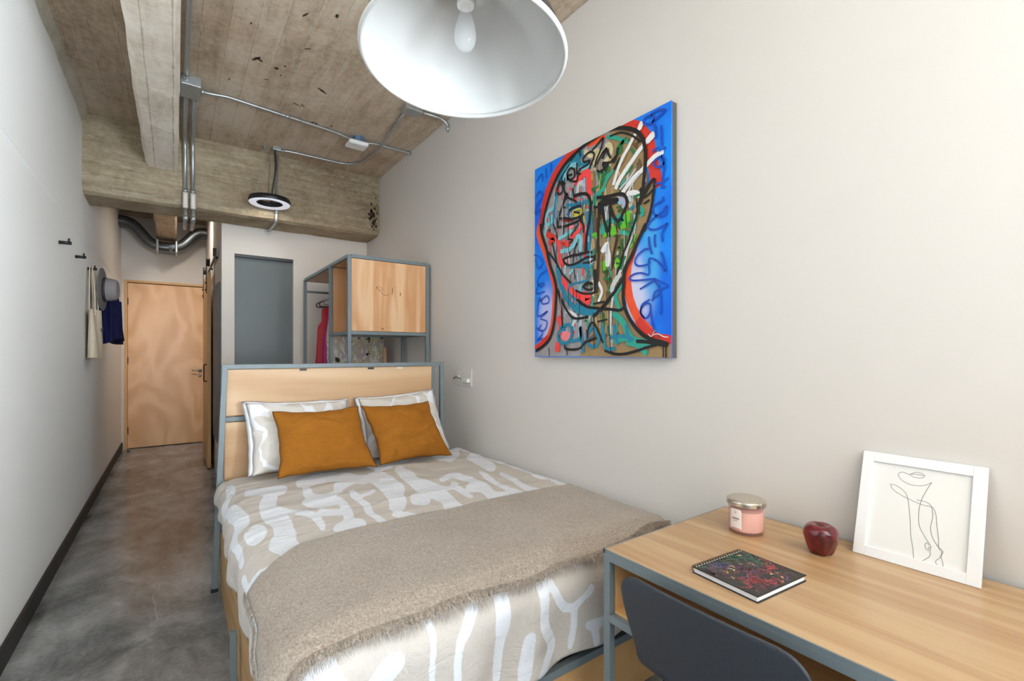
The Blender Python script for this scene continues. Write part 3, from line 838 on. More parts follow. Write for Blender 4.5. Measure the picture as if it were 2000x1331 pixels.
def hanger(y, zrod, label, mat, cx=1.35, w=0.235):
    h = B(); h.sm = True
    z0 = zrod+0.0125
    hook = [(cx+0.022*math.cos(a), y, z0-0.004+0.022*math.sin(a)) for a in [math.radians(d) for d in range(200, -60, -20)]]
    hook = [(cx+0.018*math.cos(math.radians(d)), y, z0-0.012+0.0178*math.sin(math.radians(d))) for d in range(190, -70, -20)]
    hook += [(cx+0.004, y, z0-0.045), (cx, y, z0-0.075)]
    h.tube(smooth_path(hook, 3), 0.003, 8)
    arm = [(cx, y, z0-0.075), (cx-w*0.5, y, z0-0.11), (cx-w*0.95, y, z0-0.16), (cx-w, y, z0-0.185), (cx-w*0.9, y, z0-0.20), (cx, y, z0-0.20), (cx+w*0.9, y, z0-0.20), (cx+w, y, z0-0.185), (cx+w*0.95, y, z0-0.16), (cx+w*0.5, y, z0-0.11)]
    h.tube(smooth_path(arm+[arm[0]], 5), 0.0055, 8)
    return tag(h.build('clothes_hanger', mat), label, 'hanger', 'hangers on the wardrobe rod')
def garment(name, prof, y, cx, mat, label, cat, thick=0.03, fold=0.012, nf=7, seed=0.0, zc=None, NX=40, NZ=50):
    """prof: list of (z, half width left, half width right) from top to bottom"""
    b = B()
    def at(z):
        for (za, la, ra), (zb_, lb, rb) in zip(prof, prof[1:]):
            if za >= z >= zb_:
                k = (za-z)/(za-zb_+1e-9); return la+(lb-la)*k, ra+(rb-ra)*k
        return prof[-1][1:]
    zt, zb = prof[0][0], prof[-1][0]; w = NX+1; vs = []
    for side in (1, -1):
        for j in range(NZ+1):
            z = zt+(zb-zt)*j/NZ; L, R = at(z)
            for i in range(w):
                u = i/NX; x = cx-L+(L+R)*u
                h = math.sqrt(max(0, 1-(2*u-1)**2))
                k = j/NZ
                y2 = y-side*thick*h*(0.5+0.5*min(1, k*3))+fold*k*math.sin(u*nf*2*PI/2+seed+2*vn(u*2, z*2, seed))*h
                zz = z+(0.010*vn(u*5, seed) if j == NZ else 0)
                vs.append((x+0.006*vn(z*8, seed+u*2), y2, zz))
    fs = []
    for k in (0, 1):
        o = k*(NZ+1)*w
        for j in range(NZ):
            for i in range(NX):
                q = (o+j*w+i, o+j*w+i+1, o+(j+1)*w+i+1, o+(j+1)*w+i)
                fs.append(q if k == 0 else q[::-1])
    for i in range(NX):   # close the shoulders
        fs.append((i, i+1, (NZ+1)*w+i+1, (NZ+1)*w+i))
    b.add(vs, fs); o = b.build(name, mat, fixn=False); weld(o)
    return tag(o, label, cat)
ZR = wz-0.13
hm = plain('dark velvet hanger', lin(72,48,54), 0.7)
WCX = 1.35
hm2 = plain('pink grey hanger', lin(150,128,134), 0.6)
hanger(4.78, ZR, 'dark clothes hanger holding the red dress', hm)
hanger(4.66, ZR, 'dark clothes hanger holding the magenta dress', hm)
hanger(4.50, ZR, 'pinkish grey clothes hanger holding the patterned shirt', hm2)
red = plain('red satin', lin(176,8,34), 0.5, 0, 0.12, bscale=7); mag = plain('magenta satin', lin(176,8,120), 0.45, 0, 0.12, bscale=7)
zt = ZR-0.12
garment('dress', [(zt-.04, .10, .10), (zt-.08, .185, .185), (zt-.2, .19, .19), (zt-.25, .225, .225), (zt-.7, .25, .25), (zt-1.1, .28, .28)], 4.78, 1.35, red, 'red sleeveless dress hanging in the wardrobe, furthest back on the rod', 'dress', seed=1.0)
garment('dress', [(zt-.04, .08, .08), (zt-.10, .16, .16), (zt-.25, .17, .17), (zt-.38, .20, .20), (zt-.7, .215, .215), (zt-1.05, .24, .24)], 4.66, 1.35, mag, 'magenta dress hanging between the red dress and the patterned shirt', 'dress', seed=3.0)
def shirt_mat():
    k = N('tropical print shirt', 0.8, 0, None, 0.2)
    v = k.n('ShaderNodeTexVoronoi'); k.l(k.mapping((15, 15, 15)), v.inputs['Vector']); v.inputs['Scale'].default_value = 1.0
    v2 = k.n('ShaderNodeTexVoronoi'); k.l(k.mapping((60, 60, 26), (0, 0, 0), (0, 0.8, 0)), v2.inputs['Vector'])
    v2.inputs['Scale'].default_value = 1.0
    sp = k.n('ShaderNodeSeparateColor'); k.l(v2.outputs['Color'], sp.inputs[0])
    c = k.ramp(sp.outputs[0], [(0, lin(176,166,150)), (.2, lin(206,196,186)), (.4, lin(178,160,160)), (.55, lin(190,186,134)), (.64, lin(176,170,160)), (.8, lin(214,206,200)), (.93, lin(196,160,140))], 'CONSTANT')
    sp2 = k.n('ShaderNodeSeparateColor'); k.l(v.outputs['Color'], sp2.inputs[0])
    dk = k.math('MULTIPLY', k.mr(sp2.outputs[1], 0.74, 0.75), k.mr(k.math('ADD', v.outputs['Distance'], k.math('MULTIPLY', k.noise(k.mapping((30, 30, 70)), 1.0, 2), 0.9)), 0.80, 0.74))
    k.color(k.mix(dk, c, lin(44,46,40)))
    return k.m
sm = shirt_mat()
sh = garment('shirt', [(zt-.03, .07, .07), (zt-.07, .17, .17), (zt-.14, .24, .25), (zt-.34, .27, .28), (zt-.62, .265, .275), (zt-.80, .27, .275)], 4.48, 1.40, sm, 'beige tropical print shirt hanging nearest on the wardrobe rod below the cabinet', 'shirt', thick=0.045, seed=5.0)
tr = B(); tr.prism([(1.655, zt-.45), (1.685, zt-.46), (1.69, zt-.72), (1.655, zt-.74)], 4.45, 4.50, 'y')
tr.build('sleeve', linen('peach lining', lin(208,160,130), lin(216,172,140)), sh)
# folded lilac thing inside the cabinet, seen through its open side
bg_ = B()
bg_.grid(lambda u, v: Vector((1.36+0.15*math.cos(u*2*PI)*(1-0.25*v**3), 4.0+0.09*math.sin(u*2*PI)*(1-0.25*v**3), wb-0.001+0.15*v+0.006*math.sin(u*9)*v)), 28, 8)
cen = len(bg_.v); bg_.add([(1.36, 4.0, wb+0.165)], []); top0 = 8*29
bg_.f += [[top0+i, top0+i+1, cen] for i in range(28)]; bg_.mi += [0]*28; bg_.smooth += [True]*28
tag(bg_.build('cloth_pouch', plain('lilac cotton', lin(170,160,188), 0.8, 0, 0.1), smooth=True), 'small lilac cloth pouch inside the open side of the pine cabinet', 'pouch')

# ---------------------------------------------------------------- desk
DX0, DX1, DY0, DY1, DZ = 1.069, 1.752, -0.42, 1.003, 0.70
desk = thing('desk', 'pine topped desk with slim blue grey steel frame against the right wall', 'desk', ((DX0+DX1)/2, (DY0+DY1)/2, 0))
w_ = 0.024
B().box(DX0+0.004, DX1-0.004, DY0+0.004, DY1-0.004, DZ-0.012, DZ).build('desktop', M['pine_desk'], desk, bevel=0.0015)
zr = DZ-0.0165
B().box(DX0, DX0+w_, DY0, DY1, DZ-0.034, DZ-0.0125).build('front_rail', S, desk, bevel=0.0015)
B().box(DX1-w_, DX1, DY0, DY1, DZ-0.034, DZ-0.0125).build('back_rail', S, desk, bevel=0.0015)
for y in (DY0, DY1-w_): B().box(DX0+w_, DX1-w_, y, y+w_, DZ-0.034, DZ-0.0125).build('side_rail', S, desk, bevel=0.0015)
e = B(); 
for a in ((DX0, DX1, DY1-0.004, DY1), (DX0, DX1, DY0, DY0+0.004), (DX1-0.004, DX1, DY0, DY1), (DX0, DX0+0.0035, DY0, DY1)):
    e.box(a[0], a[1], a[2], a[3], DZ-0.0125, DZ-0.0005)
e.build('steel_edge', S, desk)
for x in (DX0+w_/2, DX1-w_/2):
    for y in (DY0+w_/2, DY1-w_/2): B().bar((x, y, 0), (x, y, DZ-0.034), w_).build('leg', S, desk, bevel=0.0015)
zs = 0.505
B().box(DX0, DX0+w_, DY0+w_, DY1-w_, zs-0.022, zs).build('shelf_rail', S, desk, bevel=0.0015)
for y in (DY0, DY1-w_): B().box(DX0+w_, DX1-w_, y+0.002, y+w_-0.002, zs-0.022, zs).build('shelf_rail', S, desk, bevel=0.0015)
B().box(DX0+w_, DX1-w_, DY0+w_, DY1-w_, zs-0.006, zs+0.008).build('shelf_board', M['pine_inner'], desk)
B().box(DX0+w_+0.002, DX1-w_, DY1-w_-0.001, DY1-w_+0.013, zs+0.008, DZ-0.034).build('side_panel', M['pine_inner'], desk)
B().box(DX0+w_+0.002, DX1-w_, DY0+w_-0.013, DY0+w_+0.001, zs+0.008, DZ-0.034).build('side_panel', M['pine_inner'], desk)
B().box(DX1-w_-0.013, DX1-w_, DY0+w_, DY1-w_-0.002, zs+0.008, DZ-0.034).build('back_panel', M['pine_inner'], desk)

# ---------------------------------------------------------------- chair
ch = thing('chair', 'dark slate grey moulded shell chair pushed up to the desk', 'chair', (1.06, 0.626, 0))
k = N('slate polypropylene', 0.55, 0, None, 0.45)
f = k.noise(k.co(), 240, 3, 0.7); k.color(k.mix(f, lin(40,44,52), lin(62,67,76))); k.bump(f, 0.28, 0.003)
M['shell'] = k.m
CY = 0.620
def shell(u, v):
    """u across -1..1, v 0 seat front to 1 top of the back"""
    hw_top = 0.233
    if v < 0.42:
        q = v/0.42; x = 1.44-0.38*q; z = 0.455-0.02*math.sin(q*PI*0.8); hw = 0.215+0.01*math.sin(q*PI)
        if q < 0.12: z -= 0.02*(1-q/0.12)**2; hw -= 0.02*(1-q/0.12)**2
    else:
        q = (v-0.42)/0.58
        a = min(1, q/0.22)
        x = 1.06-0.055*math.sin(a*PI/2)-0.045*max(0, q-0.22)/0.78
        z = 0.443+0.06*(1-math.cos(a*PI/2))+0.214*max(0, q-0.22)/0.78*1.0
        hw = 0.205+(hw_top-0.205)*sstep(0.0, 0.75, q)
        if q > 0.80:   # rounded upper corners
            c = (q-0.80)/0.20; hw -= 0.062*(1-math.sqrt(max(0, 1-c*c)))*1.0
    y = CY-u*hw
    bow = (u*u)
    if v >= 0.42: x += 0.010*bow
    else: z += 0.018*bow*min(1, v/0.3)
    return Vector((x, y, z))
b = B(); b.grid(lambda i, j: shell(2*i-1, j), 48, 90)
so = b.build('seat_shell', M['shell'], ch, smooth=True, fixn=False)
q = so.modifiers.new('thick', 'SOLIDIFY'); q.thickness = 0.009; q.offset = 0
q = so.modifiers.new('soft', 'BEVEL'); q.width = 0.003; q.segments = 2; q.limit_method = 'ANGLE'; q.angle_limit = math.radians(60)
for sx, sy in ((1.38, 0.17), (1.38, -0.17), (1.10, 0.17), (1.10, -0.17)):
    ex = sx+(0.05 if sx > 1.2 else -0.06)
    lg = B(); lg.sm = True; lg.tube([(sx, CY+sy, 0.425), (ex, CY+sy*1.2, 0.0)], 0.012, 12, rads=[0.013, 0.010])
    lg.build('leg', M['black'], ch)
us = B(); us.bar((1.10, CY+0.17, 0.418), (1.38, CY+0.17, 0.418), 0.02); us.bar((1.10, CY-0.17, 0.418), (1.38, CY-0.17, 0.418), 0.02)
us.bar((1.12, CY-0.17, 0.418), (1.12, CY+0.17, 0.418), 0.02); us.bar((1.36, CY-0.17, 0.418), (1.36, CY+0.17, 0.418), 0.02)
us.build('under_frame', M['black'], ch)

# ---------------------------------------------------------------- things on the desk
# candle
cx, cy = 1.563, 0.820
cd = thing('candle', 'pink scented candle in a glass jar with a silver lid on the desk', 'candle', (cx, cy, DZ))
k = N('pink candle wax', 0.4, 0, lin(255,214,200)); k.b.inputs['Subsurface Weight'].default_value = 0.3; k.b.inputs['Subsurface Radius'].default_value = (0.02, 0.008, 0.006)
wax = k.m
k = N('pink glass', 0.05, 0, lin(240,176,170)); k.b.inputs['Transmission Weight'].default_value = 1.0; k.b.inputs['IOR'].default_value = 1.3; k.b.inputs['Transmission Weight'].default_value = 0.0; k.b.inputs['Alpha'].default_value = 0.2; glass_pink = k.m
h = 0.098; r = 0.056
B().lathe([(0, 0.010), (r-0.006, 0.010), (r-0.0045, 0.016), (r-0.0045, 0.074), (0, 0.075)], 48, (cx, cy, DZ)).build('wax', wax, cd, smooth=False)
B().lathe([(0, 0.0), (r-0.004, 0.0), (r, 0.005), (r, h), (r-0.003, h), (r-0.003, 0.010), (0, 0.0085)], 56, (cx, cy, DZ)).build('jar', glass_pink, cd, smooth=True)
lidm = plain('champagne metal lid', lin(206,196,180), 0.2, 0.85)
B().lathe([(0, h+0.013), (r-0.002, h+0.014), (r+0.004, h+0.011), (r+0.005, h+0.006), (r+0.005, h-0.005), (r+0.0015, h-0.006), (r+0.0015, h+0.001), (0, h+0.002)], 56, (cx, cy, DZ)).build('lid', lidm, cd, bevel=0.0008)
lb = B()
def onjar(a, z, rr): return Vector((cx+rr*math.cos(a), cy+rr*math.sin(a), DZ+z))
A0 = math.atan2(-cy, -cx)-0.60
lb.grid(lambda u, v: onjar(A0-0.36+0.72*u, 0.022+0.062*v-(0.006*abs(2*u-1)**6 if v in (0.0,) else 0)+(-0.006*abs(2*u-1)**6 if v == 1 else 0), r+0.0006), 24, 10)
lab = lb.build('label', plain('cream paper', lin(238,226,218), 0.7), cd, smooth=True, fixn=False)
tx = B()
def jline(a0, a1, z, w):
    tx.grid(lambda u, v: onjar(A0+a0+(a1-a0)*u, z+w*(v-0.5)+0.0006*math.sin(u*40), r+0.001), 16, 1)
jline(-0.22, 0.24, 0.052, 0.0022); jline(-0.12, 0.16, 0.0455, 0.0014)
for q in range(7): jline(-0.2+0.06*q, -0.165+0.06*q, 0.054, 0.003)
jline(-0.04, 0.06, 0.072, 0.0018); jline(-0.02, 0.04, 0.0755, 0.0014)
tx.build('printed_words', plain('grey ink', lin(96,88,86), 0.7), lab, fixn=False)

# apple
ax_, ay_ = 1.571, 0.598
ap = thing('apple', 'shiny dark red apple standing on the desk between candle and picture', 'apple', (ax_, ay_, DZ))
prof = [(0.0, 0.014), (0.010, 0.008), (0.020, 0.001), (0.027, 0.003), (0.033, 0.013), (0.039, 0.028), (0.0435, 0.044), (0.0455, 0.058), (0.044, 0.070), (0.038, 0.080), (0.028, 0.086), (0.018, 0.0855), (0.011, 0.0825), (0.005, 0.078), (0.0, 0.076)]
pf = [(p.x, p.z) for p in smooth_path([(a, 0, b_) for a, b_ in prof], 4)]
k = N('red apple skin', 0.22, 0, None, 0.5)
st_ = k.noise(k.mapping((60, 60, 6), (0,0,0)), 1.0, 4); bl = k.noise(k.co(), 18, 3)
c = k.ramp(k.mr(k.math('ADD', k.math('MULTIPLY', st_, 0.6), k.math('MULTIPLY', bl, 0.4)), 0.35, 0.68), [(0, lin(58,6,14)), (0.5, lin(100,9,22)), (1, lin(150,28,38))])
k.color(c); k.b.inputs['Coat Weight'].default_value = 0.4; k.b.inputs['Coat Roughness'].default_value = 0.1
def lobes(r, z, a):
    kb = max(0, 1-z/0.05); kt = max(0, (z-0.06)/0.03)
    return r*(1+0.10*kb*math.cos(5*a)+0.05*kt*math.cos(5*a+0.4))*(1+0.03*math.cos(a-1))
B().lathe([(max(0, a), b_) for a, b_ in pf], 60, (ax_, ay_, DZ), fn=lobes).build('apple_body', k.m, ap, smooth=True)
sb = B(); sb.sm = True; sb.tube(smooth_path([(ax_, ay_, DZ+0.073), (ax_+0.002, ay_, DZ+0.080), (ax_+0.005, ay_+0.003, DZ+0.087)], 4), 0.0016, 8)
sb.build('stem', plain('brown stem', lin(86,60,40), 0.8), ap)

# notebook: corner positions measured on the desktop
nb = thing('notebook', 'spiral notebook with a black cover of colourful scribbles lying on the desk', 'notebook', (1.25, 0.64, DZ))
P0, P1, P2, P3 = Vector((1.150, 0.742, 0)), Vector((1.362, 0.738, 0)), Vector((1.345, 0.551, 0)), Vector((1.130, 0.562, 0))   # left, top, right, bottom
NL = 0.215; NW = 0.186; ex = Vector((math.cos(math.radians(-5)), math.sin(math.radians(-5)), 0)); ey = Vector((ex.y, -ex.x, 0)); P0 = (P0+P1+P2+P3)/4-ex*NL/2-ey*NW/2
def nbp(u, v, z): p = P0+ex*u+ey*v; return Vector((p.x, p.y, DZ+z))
def slab(u0, u1, v0, v1, z0, z1):
    b = B(); v = [nbp(u0, v0, z0), nbp(u1, v0, z0), nbp(u1, v1, z0), nbp(u0, v1, z0), nbp(u0, v0, z1), nbp(u1, v0, z1), nbp(u1, v1, z1), nbp(u0, v1, z1)]
    return b.add(v, [(0,3,2,1),(4,5,6,7),(0,1,5,4),(1,2,6,5),(2,3,7,6),(3,0,4,7)])
blackc = plain('black card', lin(30,30,32), 0.5)
slab(0, NL, 0, NW, 0.0, 0.0025).build('back_cover', blackc, nb, bevel=0.0005)
slab(0.003, NL-0.003, 0.004, NW-0.004, 0.0025, 0.0145).build('paper_block', plain('white paper', lin(236,236,240), 0.8), nb)
cv = slab(0, NL, 0, NW, 0.0145, 0.017)
cols = [lin(40,40,39), lin(190,66,70), lin(120,62,84), lin(50,110,92), lin(84,84,130), lin(196,176,100), lin(186,134,90), lin(82,92,58), lin(92,54,58), lin(56,64,70)]
rnd = random.Random(12)
def scrib(u, v, r, n, mi, w):
    a = rnd.random()*6; pts = []
    for i in range(n):
        a += rnd.gauss(0, 0.9); u += r*math.cos(a); v += r*math.sin(a)
        u = min(NL-0.008, max(0.008, u)); v = min(NW-0.006, max(0.014, v)); pts.append(nbp(u, v, 0.0172))
    pts = smooth_path(pts, 3); vs = []; o = 0
    cv.cur = mi
    for i, p in enumerate(pts):
        d = (pts[min(i+1, len(pts)-1)]-pts[max(i-1, 0)])
        d = d.normalized() if d.length > 1e-6 else Vector((1,0,0)); q = Vector((-d.y, d.x, 0))*w
        vs += [p+q+Vector((0,0,mi*2e-5)), p-q+Vector((0,0,mi*2e-5))]
    cv.add(vs, [(2*i, 2*i+1, 2*i+3, 2*i+2) for i in range(len(pts)-1)])
for i in range(55):
    mi = rnd.choice([8, 8, 9, 2, 2, 8, 9, 4, 7]); scrib(rnd.random()*NL, 0.015+rnd.random()*(NW-0.02), 0.006, 9, mi, 0.0010)
for u, v, mi, m_ in ((.045,.120,1,5),(.06,.13,1,6),(.075,.135,1,5),(.10,.165,1,4),(.115,.17,1,3),(.12,.12,2,6),(.09,.08,8,8),(.13,.10,2,6),(.185,.115,1,5),(.19,.12,1,4),(.175,.03,3,7),(.16,.02,3,6),(.195,.055,3,6),(.20,.07,3,5),(.09,.03,4,8),(.075,.025,4,6),(.10,.02,7,6),(.04,.04,3,4),(.03,.06,2,6),(.02,.05,8,6),(.15,.15,2,5),(.06,.155,2,6),(.09,.165,8,5),(.03,.03,2,5)):
    for r_ in range(3): scrib(u, v, 0.005, m_*3, mi, 0.0014)
for u, v, mi in ((.05,.065,6),(.055,.072,6),(.07,.075,5),(.085,.05,5),(.13,.06,5),(.09,.065,6),(.155,.07,6),(.16,.075,6),(.135,.135,5),(.165,.145,6),(.03,.10,5),(.15,.165,5),(.12,.172,6),(.178,.02,5),(.07,.055,5)):
    scrib(u, v, 0.002, 8, mi, 0.0019)
cv.build('front_cover', [plain('cover ink %d' % i, c, 0.45) for i, c in enumerate(cols)], nb, fixn=False)
sp = B(); sp.sm = True
for i in range(19):
    u = 0.008+i*(NL-0.016)/18; c0 = nbp(u, 0.001, 0.0095)
    sp.tube([c0+ey*(-0.001+0.0075*math.cos(a))+Vector((0, 0, 0.0095*math.sin(a))) for a in [2*PI*q/14 for q in range(14)]], 0.0009, 6, closed=True)
sp.build('spiral_binding', M['black'], nb)
hl = B()
for i in range(19):
    u = 0.008+i*(NL-0.016)/18
    hl.add([nbp(u-.0024, 0.0052, 0.0174), nbp(u+.0024, 0.0052, 0.0174), nbp(u+.0024, 0.0092, 0.0174), nbp(u-.0024, 0.0092, 0.0174)], [(0,1,2,3)])
hl.build('punched_holes', plain('pale holes', lin(226,214,190), 0.8), nb, fixn=False)

# framed line drawing leaning on the wall
LBL = Vector((1.660, 0.547, DZ+0.001)); Uv = Vector((0, -1, 0)); Vv = Vector((0.092, 0, 0.294)).normalized(); Nv = Uv.cross(Vv).normalized()
if Nv.x > 0: Nv = -Nv
FW, FH, FB = 0.277, 0.308, 0.028
pf_ = thing('picture_frame', 'white framed one-line figure drawing leaning on the wall at the back of the desk', 'picture', tuple(LBL))
def fp_(u, v, n): return LBL+Uv*u+Vv*v+Nv*n
def fbox(u0, u1, v0, v1, n0, n1, b=None):
    b = b or B(); v = [fp_(u0, v0, n0), fp_(u1, v0, n0), fp_(u1, v1, n0), fp_(u0, v1, n0), fp_(u0, v0, n1), fp_(u1, v0, n1), fp_(u1, v1, n1), fp_(u0, v1, n1)]
    return b.add(v, [(0,3,2,1),(4,5,6,7),(0,1,5,4),(1,2,6,5),(2,3,7,6),(3,0,4,7)])
wf = B()
fbox(0, FB, 0, FH, -0.014, 0, wf); fbox(FW-FB, FW, 0, FH, -0.014, 0, wf); fbox(FB, FW-FB, 0, FB, -0.014, 0, wf); fbox(FB, FW-FB, FH-FB, FH, -0.014, 0, wf)
wf.build('frame', plain('white lacquer', lin(238,238,240), 0.4), pf_, bevel=0.0012)
pr_ = fbox(FB-0.002, FW-FB+0.002, FB-0.002, FH-FB+0.002, -0.012, -0.007)
LINES = "115 257 98 261 89 252 98 238 119 229 144 231 161 241 165 245 156 222 146 189 143 153 147 119 161 93 172 77 175 68 172 62 170 67 175 71;115 257 129 267 141 266 149 261 142 253 126 252 115 257 129 261 147 261;73 219 82 220 100 212 113 197 120 167 126 128 130 89 137 56 142 23 150 20 165 34 174 46 174 63;73 219 81 205 101 194 122 186 147 179 163 178 173 176 180 158 183 134 189 97 191 74 197 66 197 52 187 37 192 26 201 19 202 35 195 56;136 189 154 189 167 182 172 166 173 146 171 121 176 98 188 78 200 67 197 56;171 58 165 63 162 72 166 79 171 74"
pr_.cur = 1
for seg in LINES.split(';'):
    q = [float(a)/1000 for a in seg.split()]; pts = smooth_path([fp_(q[i], q[i+1], -0.0066) for i in range(0, len(q), 2)], 5); vs = []
    for i, p in enumerate(pts):
        d = (pts[min(i+1, len(pts)-1)]-pts[max(i-1, 0)]); d = d.normalized() if d.length > 1e-7 else Uv
        w = d.cross(Nv)*0.00062; vs += [p+w, p-w]
    pr_.add(vs, [(2*i, 2*i+1, 2*i+3, 2*i+2) for i in range(len(pts)-1)])
pr_.build('line_drawing', [plain('drawing paper', lin(234,234,232), 0.6), plain('pencil grey', lin(120,120,120), 0.7)], pf_, fixn=False)
fbox(0.004, FW-0.004, 0.004, FH-0.004, -0.017, -0.0145).build('back_board', plain('grey board', lin(150,146,140), 0.8), pf_)

# ---------------------------------------------------------------- painting on the right wall
PX = 1.735; PY0, PY1 = 2.172, 1.232; PZ0, PZ1 = 1.278, 2.386
pt = thing('painting', 'large colourful canvas of an abstract graffiti face on blue, hung on the right wall', 'painting', (PX, (PY0+PY1)/2, PZ0))
W_, H_ = PY0-PY1, PZ1-PZ0
B().box(PX+0.001, XR-0.001, PY1+0.001, PY0-0.001, PZ0+0.001, PZ1-0.001).build('stretcher_side', plain('charcoal canvas edge', lin(84,80,76), 0.8), pt)
COL = {'red':(214,52,40),'orange':(240,84,44),'rose':(246,70,70),'pink':(238,130,140),'grey':(158,152,156),'tan':(158,130,90),'tan2':(176,150,104),'dtan':(140,112,70),'teal':(30,128,160),'dteal':(24,92,130),'lblue':(126,196,208),'aqua':(44,160,140),
 'green':(28,120,66),'lime':(100,190,36),'olive':(62,96,40),'cream':(214,200,156),'lgrey':(196,200,204),'lilac':(172,172,200),'white':(232,232,232),'darkred':(130,34,34),'brown':(104,76,50),'dbrown':(56,40,32),'dgrey':(96,90,90),'black':(24,22,22),'yellow':(206,200,80),'blue2':(14,72,186)}
names = list(COL)
def m_bg():
    k = N('blue spray ground', 0.5, 0, None, 0.4)
    p = k.n('ShaderNodeNewGeometry').outputs['Position']
    sp = k.n('ShaderNodeSeparateXYZ'); k.l(p, sp.inputs[0])
    n = k.noise(p, 3.0, 4, 0.5)
    base = k.mix(k.mr(n, 0.35, 0.65), lin(8,104,230), lin(16,146,250))
    # pale sprayed clouds of paint, laid beside the neck
    def cloud(y, z, ry, rz, base, col):
        a = k.math('DIVIDE', k.math('SUBTRACT', sp.outputs[1], y), ry); b_ = k.math('DIVIDE', k.math('SUBTRACT', sp.outputs[2], z), rz)
        d = k.math('SQRT', k.math('ADD', k.math('MULTIPLY', a, a), k.math('MULTIPLY', b_, b_)))
        d = k.math('ADD', d, k.math('MULTIPLY', k.math('SUBTRACT', n, 0.5), 0.5))
        return k.mix(k.mr(d, 0.35, 1.0, 0.92, 0.0, True), base, col)
    base = cloud(1.425, 1.60, 0.13, 0.26, base, lin(214,214,238))
    base = cloud(2.06, 1.50, 0.11, 0.24, base, lin(190,190,232))
    base = cloud(1.46, 2.22, 0.10, 0.12, base, lin(150,180,232))
    base = cloud(1.34, 1.75, 0.07, 0.30, base, lin(70,170,240))
    k.color(base); return k.m
cvs = B(); cvs.box(PX-0.004, PX+0.001, PY1, PY0, PZ0, PZ1)
mats = [m_bg()]
for nme in names:
    c = COL[nme]; mats.append(plain('paint '+nme, lin(*c), 0.4, 0, 0.10 if nme not in ('grey', 'tan') else 0.22, bscale=30, bump=0.15))
layer = [0]
def pp(a, b, l): return Vector((PX-0.0042-l*1.4e-5, PY0-min(max(a, 0.0), W_), PZ0+min(max(b, 0.0), H_)))
def ribbon(pts, w, mi):
    layer[0] += 1; l = layer[0]; cvs.cur = mi
    pts = [Vector((a, b, 0)) for a, b in pts]
    pts = smooth_path(pts, 5) if len(pts) > 2 else [pts[0].lerp(pts[1], i/4) for i in range(5)]
    vs = []; n = len(pts)
    ds = []
    for i in range(n):
        d = pts[min(i+1, n-1)]-pts[max(i-1, 0)]; ds.append(d.normalized() if d.length > 1e-7 else Vector((1,0,0)))
    path = []
    r = w/2
    for k_ in range(1, 5):   # round start
        t = math.sin(k_/5*PI/2); path.append((pts[0]-ds[0]*r*(1-t), ds[0], r*math.sqrt(max(0, 1-(1-t)**2))))
    for i in range(n): path.append((pts[i], ds[i], r*(1+0.10*vn(i*0.7, l*1.3))))
    for k_ in range(4, 0, -1):
        t = math.sin(k_/5*PI/2); path.append((pts[-1]+ds[-1]*r*(1-t), ds[-1], r*math.sqrt(max(0, 1-(1-t)**2))))
    for p, d, rr in path:
        q = Vector((-d.y, d.x, 0))*rr; a = p+q; b_ = p-q
        vs += [pp(a.x, a.y, l), pp(b_.x, b_.y, l)]
    cvs.add(vs, [(2*i, 2*i+1, 2*i+3, 2*i+2) for i in range(len(path)-1)])
def fillpoly(pts, mi):
    from mathutils.geometry import tessellate_polygon
    layer[0] += 1; l = layer[0]; cvs.cur = mi
    tris = tessellate_polygon([[Vector((a, b, 0)) for a, b in pts]])
    cvs.add([pp(a, b, l) for a, b in pts], [tuple(t) for t in tris])
def in_head(a, b):
    # rough head ellipse and neck in canvas metres
    return ((a-0.43)/0.33)**2+((b-0.72)/0.36)**2 < 1 or (0.22 < a < 0.66 and b < 0.5)
